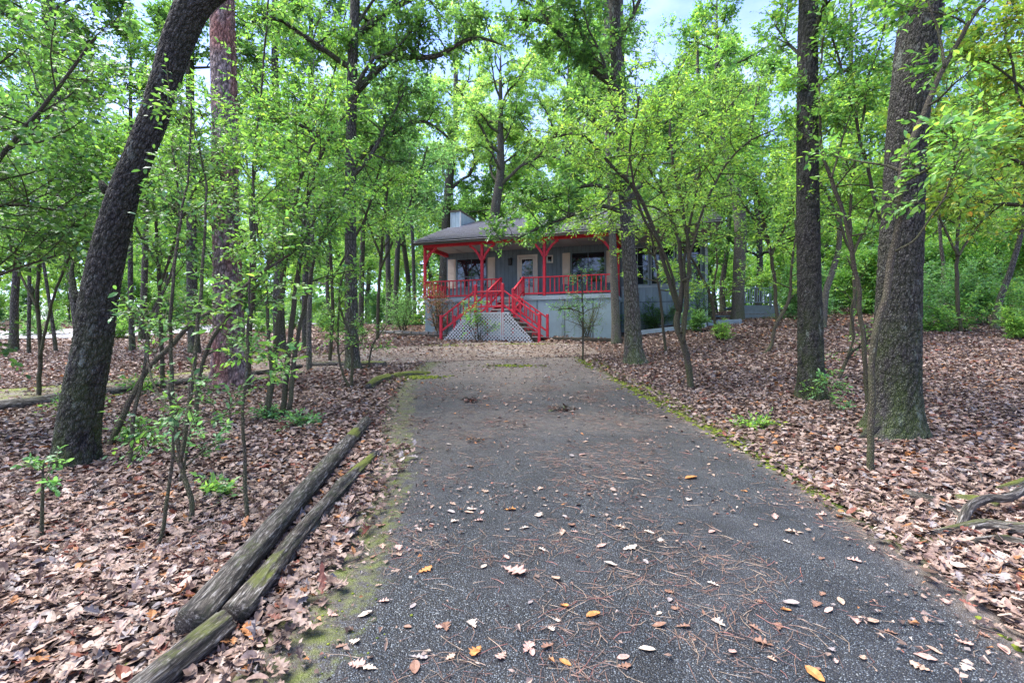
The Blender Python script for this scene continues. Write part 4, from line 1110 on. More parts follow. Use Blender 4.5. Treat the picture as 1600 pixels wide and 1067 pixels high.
S_("sapling", "single thin stem rising straight from the litter between clump and log", 105, [([(388, 820, 8), (384, 760, 7), (383, 680, 6), (384, 590, 5), (386, 500, 4), (392, 400, 3)], .3)], 3.5, 'bright', n=6, L=.5, ntw=90, z0=.5)
S_("sapling", "short pale stub of a seedling at the near edge of the litter", 106, [([(66, 836, 8), (66, 790, 7), (69, 745, 5), (72, 720, 3)], .05)], 3.25, 'cool', n=4, L=.22, ntw=16, size=.05, twl=.1, z0=.6)
S_("sapling", "curved stem below the pine leaning out toward the leaning oak", 107, [([(305, 672, 8), (308, 610, 7), (322, 550, 7), (352, 500, 6), (384, 455, 5), (430, 400, 3)], .6)], 6.0, 'oak', n=6, L=.7, ntw=160)
S_("sapling", "pair of green stems leaning right, nearest the pine's right side", 108, [([(413, 652, 11), (425, 590, 10), (436, 500, 9), (447, 400, 8), (468, 290, 6), (500, 190, 4), (520, 120, 3)], .8), ([(418, 655, 7), (423, 600, 6), (421, 540, 6), (415, 450, 5), (400, 340, 4), (395, 250, 3)], .3)], 6.4, 'bright', n=10, L=1.0, ntw=480, size=.065, z0=.55)
S_("sapling", "pair of leaning stems between the green stem pair and the grey barked oak", 109, [([(440, 655, 10), (446, 600, 9), (456, 500, 9), (470, 400, 8), (480, 320, 6), (512, 220, 5), (560, 150, 3)], .8), ([(452, 640, 8), (458, 580, 8), (466, 520, 7), (478, 470, 6), (500, 380, 4), (540, 300, 3)], .8)], 6.5, 'bright', n=10, L=1.1, ntw=520, size=.065, z0=.52)
S_("sapling", "crossed leafless looking sapling stems in front of the gravel, left of the mossy timber", 110, [([(549, 608, 5), (538, 588, 4), (530, 560, 4), (528, 530, 3), (530, 470, 3)], .3), ([(549, 608, 5), (551, 560, 5), (545, 520, 4), (530, 470, 3), (540, 420, 2)], .2)], 8.6, 'bright', n=6, L=.7, ntw=130)
S_("sapling", "thin whip sapling curving up from the gravel's edge", 111, [([(576, 575, 3), (580, 545, 3), (595, 520, 2), (610, 500, 2)], .2)], 11.2, 'bright', n=3, L=.4, ntw=25)
# crowns of foliage over the left, stems beyond the frame
S_("understorey_tree", "broad leaved understorey tree spreading its boughs over the near corner from outside the frame", 112, [([(-190, 760, 34), (-170, 560, 30), (-140, 380, 26), (-120, 200, 20), (-60, 40, 14)], .6), ([(-160, 520, 18), (-80, 380, 14), (0, 250, 10), (90, 140, 7), (150, 60, 5)], .5), ([(-150, 430, 12), (-60, 340, 9), (20, 320, 7), (100, 330, 4)], .3), ([(-165, 600, 12), (-80, 470, 9), (0, 430, 6), (90, 400, 4)], .3)], 5.4, 'dark', n=15, L=1.5, ntw=1500, size=.075, wr=.62, twl=.28, z0=.3, cat="tree", group="understorey trees", sub=5)
S_("understorey_tree", "dense leafy understorey tree behind the leaning oak, by the gravel track", 113, [([(60, 612, 9), (64, 540, 8), (60, 450, 7), (70, 330, 6), (95, 200, 4), (110, 90, 3)], .4), ([(62, 560, 6), (90, 450, 5), (130, 350, 4), (150, 240, 3)], .4), ([(60, 480, 5), (20, 400, 4), (0, 300, 3)], .4)], 8.0, 'oak', n=13, L=1.5, ntw=1500, size=.08, wr=.6, twl=.3, z0=.42, cat="tree", group="understorey trees", sub=5)
S_("understorey_tree", "yellow green understorey tree filling the space above the stem clump", 114, [([(255, 600, 8), (252, 500, 7), (246, 380, 6), (240, 240, 5), (262, 120, 3)], .4), ([(250, 450, 5), (290, 330, 4), (330, 250, 3)], -.4), ([(250, 420, 5), (200, 330, 4), (165, 250, 3)], -.3)], 8.6, 'bright', n=10, L=1.3, ntw=950, size=.075, wr=.5, twl=.28, z0=.52, cat="tree", group="understorey trees")
S_("understorey_tree", "leafy understorey tree in front of the pine trunk's middle", 115, [([(388, 612, 7), (392, 520, 6), (398, 400, 5), (396, 260, 4), (410, 120, 3), (420, 0, 3)], -.6), ([(394, 460, 5), (440, 360, 4), (470, 250, 3)], -.2), ([(396, 420, 4), (350, 300, 3), (330, 180, 2)], -.6)], 8.4, 'bright', n=9, L=1.1, ntw=480, size=.07, wr=.45, z0=.5, cat="tree", group="understorey trees")
S_("understorey_tree", "airy understorey tree with layered sprays left of the porch", 116, [([(516, 560, 6), (520, 480, 6), (515, 380, 5), (505, 260, 4), (520, 130, 3), (540, 20, 2)], -.3), ([(518, 440, 4), (570, 340, 4), (600, 240, 3)], .3), ([(518, 400, 4), (460, 300, 3), (440, 200, 2)], -.3)], 12.6, 'bright', n=13, L=1.8, ntw=1700, size=.09, wr=.5, twl=.32, z0=.42, cat="tree", group="understorey trees", sub=5)
S_("understorey_tree", "light green understorey tree reaching in front of the chimney side", 117, [([(590, 522, 6), (592, 450, 5), (600, 350, 5), (612, 230, 4), (630, 120, 3)], .3), ([(594, 420, 4), (640, 320, 3), (668, 230, 3)], .5), ([(594, 400, 4), (560, 300, 3), (545, 200, 2)], .2)], 19.5, 'cool', n=14, L=2.4, ntw=1900, size=.12, wr=.55, twl=.4, cat="tree", group="understorey trees", sub=5)

# the vase shaped small tree right of the driveway
S_("vase_shaped_tree", "vase shaped small tree with lime foliage fanning out over the wing of the house", 120,
   [([(1080, 610, 11), (1076, 570, 11), (1068, 535, 11), (1058, 508, 11), (1062, 480, 10), (1066, 440, 8), (1060, 380, 7), (1045, 330, 6), (1020, 270, 5), (975, 220, 4), (930, 190, 3)], .4),
    ([(1060, 485, 7), (1046, 440, 7), (1028, 380, 6), (1000, 310, 6), (960, 262, 5), (910, 212, 4), (862, 215, 3)], -.8), ([(1066, 440, 6), (1078, 420, 6), (1062, 300, 6), (1050, 240, 4), (1048, 160, 3), (1070, 90, 2)], .3),
    ([(1066, 520, 6), (1072, 470, 6), (1070, 400, 5), (1090, 290, 4), (1112, 210, 3), (1160, 140, 3)], .5), ([(1068, 535, 5), (1074, 480, 5), (1078, 400, 4), (1110, 300, 4), (1160, 230, 3), (1215, 200, 2)], -.5),
    ([(1062, 480, 5), (1040, 400, 4), (1005, 340, 4), (985, 250, 3), (1000, 150, 3)], -1.2)], 8.6, 'lime', n=11, L=1.25, ntw=2350, size=.070, wr=.42, twl=.26, z0=.45, cat="tree", group="understorey trees", sub=5, elev=(-15, 45))
S_("thin_sapling", "very thin upright sapling in front of the porch railing, right of the stairs", 121, [([(911, 562, 3), (911, 520, 3), (910, 470, 2.5), (908, 420, 2)], .2), ([(911, 490, 2), (890, 482, 2), (872, 484, 1.5)], .1)], 12.7, 'cool', n=9, L=.6, ntw=150, size=.06, elev=(-10, 25))
# right hand saplings
S_("sapling", "smooth barked sapling leaning across the front of the largest oak", 122, [([(1362, 742, 13), (1361, 690, 12), (1363, 640, 12), (1362, 590, 11), (1366, 530, 12), (1380, 470, 13), (1396, 400, 13), (1402, 330, 12), (1410, 260, 12), (1428, 210, 12), (1452, 160, 11), (1480, 100, 10), (1512, 40, 9), (1545, -10, 8), (1580, -80, 5)], .3),
   ([(1480, 105, 6), (1470, 60, 5), (1452, 10, 4), (1440, -60, 3)], .2), ([(1402, 392, 5), (1430, 375, 4), (1450, 340, 4), (1470, 310, 3), (1487, 270, 3), (1500, 240, 2)], -.3)], 4.35, 'bright', n=7, L=.8, ntw=420, size=.07, z0=.45)
S_("sapling", "forked sapling rising close behind the leaning one, left of the largest oak", 123, [([(1357, 604, 8), (1350, 550, 8), (1345, 490, 8), (1340, 450, 8), (1330, 395, 8), (1318, 330, 7), (1300, 280, 7), (1285, 240, 5), (1280, 170, 4), (1285, 60, 3)], .3),
   ([(1356, 600, 7), (1372, 480, 7), (1378, 380, 6), (1366, 300, 6), (1345, 225, 6), (1335, 180, 5), (1318, 120, 4), (1289, 20, 3)], .3), ([(1345, 200, 4), (1358, 120, 4), (1378, 60, 3), (1385, 0, 3)], .2), ([(1300, 278, 4), (1318, 210, 3), (1330, 170, 2)], .1)], 6.9, 'bright', n=8, L=1.0, ntw=950, size=.07, z0=.4)
S_("sapling", "crooked thin sapling with an S bend, left of the straight oak on the rise", 124, [([(1190, 562, 6), (1206, 538, 6), (1212, 508, 6), (1228, 480, 6), (1235, 450, 5), (1238, 410, 4), (1243, 360, 3), (1236, 300, 2)], .3)], 12.5, 'lime', n=9, L=1.0, ntw=420, size=.08)
S_("sapling", "low forked stem leaning behind the smooth barked sapling", 125, [([(1307, 578, 6), (1330, 552, 6), (1350, 540, 5), (1366, 528, 4)], .2), ([(1324, 560, 4), (1332, 530, 4), (1330, 480, 4), (1338, 440, 3), (1325, 400, 2)], .2)], 8.9, 'bright', n=5, L=.6, ntw=90)
S_("seedling", "little leafy seedling between the straight oak and the largest oak", 126, [([(1293, 652, 2), (1296, 620, 2), (1292, 600, 1.5)], .0)], 6.6, 'cool', n=5, L=.28, ntw=34, size=.05, twl=.12, group="low shrubs on the leaf litter", cat="seedling")
S_("seedling", "leafy sprout clinging to the mossy foot of the straight oak", 127, [([(1276, 634, 2), (1282, 610, 2), (1288, 590, 1.5)], .0)], 7.15, 'bright', n=6, L=.3, ntw=46, size=.045, twl=.12, group="low shrubs on the leaf litter", cat="seedling")
S_("maple_tree", "small tree with flat layered sprays reaching in from beyond the large oak", 128, [([(1720, 640, 24), (1710, 500, 20), (1690, 380, 18), (1660, 250, 14), (1640, 100, 10), (1600, -40, 7)], .5), ([(1690, 380, 10), (1620, 330, 8), (1560, 318, 6), (1500, 320, 4), (1465, 300, 3)], -.4), ([(1680, 300, 9), (1610, 262, 8), (1560, 240, 6), (1500, 225, 4), (1450, 200, 3)], -.3), ([(1670, 260, 8), (1600, 170, 6), (1585, 110, 5), (1572, 60, 4), (1575, 0, 3)], .2), ([(1670, 220, 7), (1590, 130, 5), (1530, 90, 4), (1480, 60, 3)], .4)], 6.2, 'autumn', n=9, L=1.0, ntw=1900, size=.07, wr=.5, z0=.3, cat="tree", group="understorey trees", elev=(-12, 22), sub=5)
S_("understorey_tree", "bright understorey tree filling the gap between the straight and the largest oak", 129, [([(1330, 520, 7), (1335, 440, 6), (1328, 330, 5), (1340, 200, 4), (1330, 90, 3)], .3), ([(1332, 400, 5), (1290, 300, 4), (1240, 220, 3)], .5), ([(1332, 400, 5), (1375, 300, 4), (1390, 200, 3)], .5)], 14.5, 'lime', n=13, L=1.9, ntw=2000, size=.10, wr=.5, twl=.34, cat="tree", group="understorey trees", sub=5)
S_("understorey_tree", "light understorey tree arching over the side deck", 130, [([(1215, 500, 6), (1208, 420, 6), (1190, 330, 5), (1170, 230, 4), (1190, 120, 3)], .3), ([(1205, 400, 4), (1240, 320, 4), (1250, 240, 3)], .3), ([(1200, 380, 4), (1150, 300, 3), (1110, 250, 3)], .3)], 17.5, 'bright', n=13, L=2.1, ntw=1900, size=.11, wr=.5, twl=.36, cat="tree", group="understorey trees", sub=5)
S_("understorey_tree", "bright green understorey tree on the rise beyond the largest oak's right side", 131, [([(1500, 505, 8), (1495, 430, 7), (1500, 320, 6), (1520, 200, 5), (1510, 80, 3)], .4), ([(1497, 400, 5), (1550, 320, 4), (1590, 260, 3)], .5), ([(1497, 400, 5), (1460, 320, 4), (1445, 240, 3)], .5)], 15.5, 'lime', n=14, L=2.1, ntw=2200, size=.10, wr=.5, twl=.36, cat="tree", group="understorey trees", sub=5)

S_("understorey_tree", "leafy understorey tree pressing its sprays against the wing windows", 132, [([(1120, 520, 5), (1112, 470, 5), (1090, 420, 4), (1065, 385, 3), (1030, 365, 2)], -.4), ([(1112, 470, 4), (1120, 400, 3), (1100, 350, 2), (1060, 320, 2)], -.2)], 15.5, 'bright', n=9, L=1.2, ntw=420, size=.09, wr=.5, twl=.3, cat="tree", group="understorey trees", sub=5, elev=(-20, 25))
S_("understorey_tree", "light leafed understorey tree hiding the roof's right end", 133, [([(1040, 540, 5), (1030, 450, 4), (1020, 380, 4), (1000, 330, 3), (960, 300, 2)], .2), ([(1022, 400, 4), (1050, 340, 3), (1090, 310, 2)], .2), ([(1022, 400, 3), (970, 350, 2), (925, 345, 2), (890, 360, 2)], -.2)], 14, 'lime', n=11, L=1.2, ntw=900, size=.085, wr=.5, twl=.28, cat="tree", group="understorey trees", sub=5, elev=(-20, 25))

# ------------------------------------------------------------------ shrubs
def bush(name, label, seed, px, py, width, height, pal, Y=None, ntw=420, size=.06, cat="shrub", group=None, stems=7, kind='rh', wr=.5, tmin=.2):
    rng = np.random.default_rng(seed)
    if Y is None: x, y, z = P(px, py)
    else: x, y = (px - CX) / F * Y, Y; z = float(ground(x, y))
    TA, LA = Acc(), Acc(); polys = []
    for i in range(stems):
        a = rng.uniform(0, 6.28); d = np.array([math.cos(a) * width * .5, math.sin(a) * width * .4, height]) * rng.uniform(.6, 1.05)
        p, r = walk(rng, (x + rng.uniform(-.1, .1) * width, y + rng.uniform(-.1, .1) * width, z - .04), d, np.linalg.norm(d), .006 + .006 * height, 6, .16, .02)
        polys.append((p, r)); tube(TA, p, r, 5, cap=False)
        for _ in range(5):
            j = rng.integers(1, 6); pp, rr_ = walk(rng, p[j], nrm(p[j] - p[j - 1]) + rdir(rng, 1)[0] * .9, np.linalg.norm(d) * .4, r[j] * .6, 4, .2, .02)
            polys.append((pp, rr_)); tube(TA, pp, rr_, 3, cap=False)
    foliage(rng, LA, TA, polys, ntw=ntw, twl=.16 * max(1, height), per=6, size=size, pal=pal, kind=kind, wr=wr, twigr=.002, tmin=tmin)
    e = empty(name, (x, y, z), label, cat, group)
    for A_, nm, mt in ((TA, "stems", M['twig']), (LA, "foliage", M['leaf'])):
        for i in range(len(A_.V)): A_.V[i] = A_.V[i] - np.array([x, y, z])
        o = link(nm, A_.mesh(nm, mt, False, bk=nm == "stems"), e); o['kind'] = 'stuff'
    return e
DRYPAL = [((.30, .17, .12), 3), ((.20, .12, .08), 2), ((.08, .12, .04), 2), ((.36, .12, .10), 1)]
def hb(name, label, seed, lx, ly, *a, **k):
    x, y = h2w(lx, ly); px = CX + F * x / y
    return bush(name, label, seed, px, 0, *a, Y=y, **k)
hb("azalea_shrub", "half dry azalea shrub hanging against the porch railing near its corner post", 201, 1.1, -.45, 1.9, 2.4, DRYPAL, ntw=480, size=.085, stems=14)
hb("leafy_shrub", "blue green shrub growing up past the porch corner", 202, -.9, -.3, 1.5, 2.4, 'cool', ntw=700, size=.07, stems=9)
hb("leafy_vine", "bright leafy vine spilling over the top of the lattice", 203, 3.75, -2.75, .8, 1.7, 'bright', ntw=120, size=.11, stems=7, tmin=.7)
hb("climbing_shrub", "thin climbing shrub with green sprigs on the skirting right of the stairs", 204, 7.6, -.5, 1.5, 2.1, [((.10, .17, .04), 3), ((.2, .12, .06), 1), ((.14, .2, .05), 2)], ntw=330, size=.05, stems=8)
hb("leafy_shrub", "dark green shrub against the pale wall below the wing windows", 205, 10.3, 1.6, 1.7, 1.3, 'dark', ntw=700, size=.07, stems=9)
hb("leafy_shrub", "sparse shrub at the foot of the wing wall, next to the dark ivied oak", 206, 9.3, 1.6, .8, 1.2, 'oak', ntw=160, size=.07, stems=5)
hb("leafy_shrub", "tall thin shrub at the wing's far corner", 207, 12.0, 1.2, .9, 2.2, 'bright', ntw=300, size=.07, stems=6)
bush("ground_plant", "bright yellow green clump of grass like leaves at the foot of the rise", 210, 1128, 532, .55, .6, 'lime', ntw=160, size=.10, cat="plant", wr=.2)
bush("ground_plant", "lime tuft of grass like leaves at the far edge of the rise", 211, 1588, 530, 1.1, .7, 'lime', ntw=420, size=.14, cat="plant", wr=.16)
bush("ground_plant", "broad leaved green plants beside the rocks by the porch corner", 212, 640, 509, 2.2, .5, 'bright', ntw=420, size=.12, cat="plant", stems=12)
for i, (px, py, wd, ht, pal, lab) in enumerate([
    (1430, 508, 2.6, 1.6, 'cool', "dense low shrub just past the largest oak on the rise"), (1480, 518, 2.2, 1.0, 'bright', "spreading low shrub in front of the slender trunk on the rise"),
    (1530, 506, 2.8, 1.9, 'cool', "tall grey green shrub around the dark leaning trunk"), (1590, 512, 2.6, 1.8, 'bright', "bright shrub behind the lime grass tuft"),
    (1390, 480, 3.5, 1.5, 'lime', "yellow green thicket far up the rise behind the largest oak"), (1235, 492, 1.6, 1.2, 'cool', "soft pale shrub beside the side deck's railing"),
    (1085, 520, 1.0, .8, 'oak', "small shrub at the end of the painted board by the wing"),
    (345, 598, .5, .22, 'oak', "ferny ground plants at the pine's foot"), (225, 612, 1.0, .22, 'bright', "creeping green plants along the track edging behind the leaning oak"),
    (110, 645, 1.1, .18, 'oak', "low weeds over the timber edging left of the leaning oak"), (420, 655, .3, .16, 'cool', "glossy seedling tuft at the foot of the green stem pair"), (470, 668, .36, .16, 'cool', "dark glossy seedling tuft right of the green stem pair"),
    (335, 775, .22, .10, 'bright', "tiny bright seedling on the litter near the thin straight stem"), (215, 690, .2, .25, 'oak', "little leafy sprig beside the forked sapling"),
    (1170, 668, .5, .10, 'lime', "flat lime plant at the driveway's mossy edge"), (690, 514, .9, .5, 'oak', "small green plant at the lower left newel of the staircase"),
    (515, 520, 2.2, 1.3, 'oak', "leafy bush beyond the gravel behind the grey barked oak"), (420, 520, 2.0, 1.0, 'bright', "bush beside the road seen right of the pine"), (455, 515, 1.5, 1.3, 'cool', "pale bush beyond the track between two trunks"),
    (180, 530, 1.5, 1.1, 'bright', "light green bush by the road behind the leaning oak"), (255, 528, 1.3, .9, 'cool', "small bush by the road between mossy trunk and sapling clump"), (70, 525, 2.2, .9, 'oak', "bush beside the road near the thin upright trunk"),
    (675, 500, 1.3, 1.4, 'cool', "shrub at the back of the porch corner")]):
    bush("understorey_shrub", lab, 300 + i, px, py, wd, ht, pal, ntw=int((50 if py > 560 else 200) + 190 * wd * ht), size=.06 if py > 560 else .085, group="shrubs of the wood floor", stems=8)

# ------------------------------------------------------------------ background wood: six trees, copied
def template(seed, H, r0, pal, L, n, ntw, size, z0=.35, wig=.05, bark='oak_far'):
    rng = np.random.default_rng(seed)
    p, r = crooked(seed, H, r0, (rng.uniform(-.1, .1), rng.uniform(-.1, .1)), wig)
    p, r = resample(p, r, .3)
    TA, BA, LA = Acc(), Acc(), Acc(); tube(TA, p, r * (1 + .4 * np.exp(-(p[:, 2] + .15) / .4)), 12)
    li, fi = spread_limbs(rng, p, r, z0, 1, n, L, sub=7, tert=2, wig=.24)
    for a, b in li: tube(BA, a, b, 5, cap=False)
    for a, b in fi: tube(BA, a, np.maximum(b, .006), 3, cap=False)
    foliage(rng, LA, None, fi, ntw=ntw, twl=.55, per=9, size=size, pal=pal, wr=.6)
    return [("trunk", TA.mesh("trunk", M[bark], True), None), ("branches", BA.mesh("branches", M['oak_far'], True), 'stuff'), ("crown", LA.mesh("crown", M['leaf'], False, False), 'stuff')]
TPL = [template(401, 15, .20, 'oak', 4.6, 15, 2800, .17), template(402, 17, .24, 'mint', 5.2, 16, 3000, .18, .3), template(403, 13, .16, 'bright', 4.0, 14, 2600, .16, .22),
       template(404, 16, .22, 'mint', 5.0, 16, 3000, .18, .35, .08), template(405, 10, .11, 'lime', 3.4, 14, 2400, .15, .15), template(406, 14, .18, 'oak', 4.4, 15, 2800, .17, .18)]
TPL += [template(407, 3.2, .035, 'bright', 1.5, 20, 1700, .10, .03, .12), template(408, 2.6, .03, 'cool', 1.5, 20, 1700, .10, .02, .14)]
def plant(name, label, tpl, x, y, sc, rot, group):
    e = empty(name, (x, y, float(ground(x, y))), label, "tree", group, rot); e.scale = (sc, sc, sc)
    for nm, me, kd in TPL[tpl]:
        o = link(nm, me, e)
        if kd: o['kind'] = kd
    return e
rb = np.random.default_rng(77)
ORD = ["leftmost", "second", "third", "fourth", "fifth", "sixth", "seventh", "eighth", "ninth", "tenth", "eleventh", "twelfth", "thirteenth", "fourteenth", "fifteenth", "sixteenth"]
def row(kind_name, where, pxs, Ylo, Yhi, tp, group, sc=(.9, 1.2)):
    for i, px in enumerate(pxs):
        Y = rb.uniform(Ylo, Yhi); t = tp[int(rb.integers(len(tp)))]
        o_ = "leftmost" if i == 0 else ("rightmost" if i == len(pxs) - 1 else ORD[i] + " from the left")
        plant(kind_name, f"{o_} tree in {where}", t, (px - CX) / F * Y, Y, rb.uniform(*sc), rb.uniform(0, 6.28), group)
row("background_oak", "the row just beyond the road", [-60, 40, 120, 190, 262, 330, 395, 455, 515], 36, 46, [0, 1, 2, 3, 5], "trees beyond the road")
row("background_oak", "the row standing behind the cottage", [575, 640, 700, 770, 850, 930, 1010], 38, 48, [1, 3, 0], "trees behind the cottage", (1.0, 1.3))
row("background_oak", "the row on the rise past the side deck", [1075, 1130, 1185, 1235, 1300, 1365, 1420, 1470, 1530, 1590, 1660], 27, 38, [2, 4, 0, 5, 3], "trees on the rise")
row("woodland_tree", "the farther wood over the road", [-20, 60, 150, 230, 300, 365, 430, 490, 550], 54, 68, [1, 3, 5, 2], "far wood", (1.0, 1.35))
row("woodland_tree", "the farther wood over the cottage roof", [610, 680, 745, 815, 890, 965, 1040], 56, 70, [1, 3, 3], "far wood", (1.1, 1.5))
row("woodland_tree", "the farther wood above the rise", [1100, 1165, 1230, 1300, 1370, 1440, 1510, 1580, 1650], 44, 60, [2, 4, 3, 5], "far wood", (1.0, 1.35))
row("low_tree", "the low bushy trees near the road", [-40, 110, 240, 350, 470, 560], 24, 33, [4, 2], "low bushy trees", (.42, .6))
row("low_tree", "the low bushy trees along the rise", [1120, 1235, 1290, 1345, 1410, 1480, 1550, 1620], 28, 35, [4, 4, 2], "low bushy trees", (.42, .62))
row("thicket_shrub", "the shrub thicket over the road", [-20, 35, 95, 150, 215, 270, 330, 385, 440, 495, 545, 590, 630], 36, 50, [6, 7, 7], "thicket beyond the road", (.8, 1.3))
row("thicket_shrub", "the shrub thicket atop the rise", [1245, 1272, 1300, 1340, 1380, 1425, 1462, 1500, 1535, 1570, 1610, 1650], 19, 29, [6, 7, 7], "thicket on the rise", (.75, 1.2))
row("thicket_shrub", "the farther thicket behind the rise", [1150, 1210, 1275, 1330, 1395, 1450, 1515, 1580, 1640], 31, 42, [6, 7], "farther thicket on the rise", (1.1, 1.6))
# a far mass of foliage that closes the wood
def far_mass():
    rng = np.random.default_rng(91); n = 90000
    an = rng.uniform(-1.05, 1.05, n); rr = np.where(rng.random(n) < .45, rng.uniform(60, 74, n), rng.uniform(90, 115, n)); x = rr * np.sin(an); y = rr * np.cos(an)
    top = np.where(rr < 80, 8 + 8 * fbm(an * 14, an * 0, 4), 16 + 12 * fbm(an * 11 + 5, an * 0, 4))
    z = ground(x, y) + top * rng.random(n) ** .9
    Pp = np.stack([x, y, z], -1); LA = Acc()
    keep = fbm(an * 60, z * .4, 3) > .33
    mixm = (fbm(an * 25, z * .15, 3) > .47)[keep]; rr = rr[keep]; Pp = Pp[keep]; n = len(Pp)
    add_leaves(LA, Pp, rdir(rng, n), rdir(rng, n) + np.array([0, -.6, .6]), rng.uniform(.35, .8, n) * (rr / 75), .7, np.where(mixm[:, None], pick(rng, 'cool', n), pick(rng, 'lime', n)))
    o = link("distant_foliage", LA.mesh("distant_foliage", M['leaf'], False, False)); tag(o, kind='stuff')
far_mass()
# ------------------------------------------------------------------ leaf litter
LIT = [((.285, .20, .155), 5), ((.34, .25, .20), 5), ((.22, .145, .112), 4), ((.13, .082, .062), 2.2), ((.23, .20, .19), 2), ((.36, .16, .06), .7), ((.20, .07, .045), 1), ((.42, .33, .27), 1.4), ((.06, .04, .035), 1.6)]
def litter(name, seed, n, ylo, yhi, size, kind, lift, keepf, wr=(.4, .8), tilt=.32, curl=.24, var=.16, power=1.0):
    rng = np.random.default_rng(seed)
    y = np.sqrt(rng.uniform(ylo ** 2, yhi ** 2, n)) if power == 1 else rng.uniform(ylo, yhi, n)
    x = rng.uniform(-1.13, 1.13, n) * y
    k = keepf(x, y, rng); x, y = x[k], y[k]; n = len(x)
    if kind != 'needle':
        z = ground(x, y) + rng.random(n) * lift + np.where(in_drive(x, y) | (track_dist(x, y) < 1.05), .028, .008)
    a = rng.uniform(0, 6.283, n)
    D = np.stack([np.cos(a), np.sin(a), rng.normal(0, tilt * .6, n)], -1)
    Nn = np.stack([rng.normal(0, tilt, n), rng.normal(0, tilt, n), np.ones(n)], -1)
    A = Acc(); S2 = size * rng.uniform(.55, 1.25, n)
    c = pick(rng, LIT, n, var)
    # old wet patches lie darker
    dk_ = .72 + .5 * fbm(x * .9, y * .9, 3); c = c * dk_[:, None]
    add_leaves(A, np.stack([x, y, z], -1) - D * (S2 * .5)[:, None], D, Nn, S2, rng.uniform(*wr, n), c, kind,
               rng.normal(0, curl, n), rng.normal(.25, curl * 1.6, n), rng if kind in ('oak', 'ell') else None)
    o = link(name, A.mesh(name, M['leaf_dry'], False, False)); return tag(o, kind='stuff')
def off_road(m=.0, soft=.25):
    def f(x, y, rng):
        L, Rr = drive_edges(y); d = np.maximum(np.maximum(L - x, x - Rr), y - 13.4)
        t = track_dist(x, y)
        pd = np.clip((d + soft * .9) / soft, 0.0, 1); pd = pd ** 1.5
        pt = np.clip((t - .86) / .25, .09, 1)
        hx = cs * (x - HX) + sn_ * (y - HY); hy = -sn_ * (x - HX) + cs * (y - HY)
        hs = ~((hx > -.3) & (hx < 12.6) & (hy > -.1)) & ~((hx > 1.9) & (hx < 6.3) & (hy > -2.7) & (hy < 0))
        return (rng.random(len(x)) < np.minimum(pd, pt)) & hs
    return f
litter("leaf_litter", 1, 12500, 1.5, 4.2, .092, 'oak', .035, off_road())
litter("leaf_litter", 2, 16000, 1.5, 5.2, .075, 'ell', .03, off_road())
litter("leaf_litter", 3, 42000, 4.0, 9.5, .085, 'hex', .03, off_road())
litter("leaf_litter", 4, 80000, 9.0, 17, .10, 'rh', .03, off_road(), wr=(.5, .9))
litter("leaf_litter", 5, 56000, 16, 33, .15, 'rh', .04, off_road(), wr=(.5, .9))
# fine crumbs of leaf on the verge of the driveway and on the gravel
def verge(x, y, rng):
    L, Rr = drive_edges(y); e = np.minimum(np.abs(x - L), np.abs(x - Rr)); t = track_dist(x, y)
    p = np.where(in_drive(x, y), np.exp(-e / .22) * .8 + .035 + .22 * ss(y, 6, 12) + .30 * (fbm(x * 1.3, y * 1.3, 3) > .50), 0) + np.where(t < 1, .30, 0)
    return rng.random(len(x)) < p
litter("leaf_crumbs", 6, 110000, 1.6, 19, .035, 'rh', .004, verge, wr=(.4, .9), tilt=.25)
litter("leaf_crumbs", 7, 16000, 6, 19.5, .085, 'hex', .004, lambda x, y, rng: (((rng.random(len(x)) < .5) & (track_dist(x, y) < 1)) | ((rng.random(len(x)) < .05 + .3 * ss(y, 8, 13)) & in_drive(x, y))) & (y < 18.5), tilt=.2)

litter('leaf_crumbs', 8, 30000, 1.6, 8, .022, 'rh', .003, verge, wr=(.4, .9), tilt=.3)
litter('leaf_crumbs', 9, 2600, 3.6, 13, .062, 'hex', .003, lambda x, y, rng: in_drive(x, y, -.1) & (rng.random(len(x)) < .25 + .5 * ss(y, 4, 8)), tilt=.25)
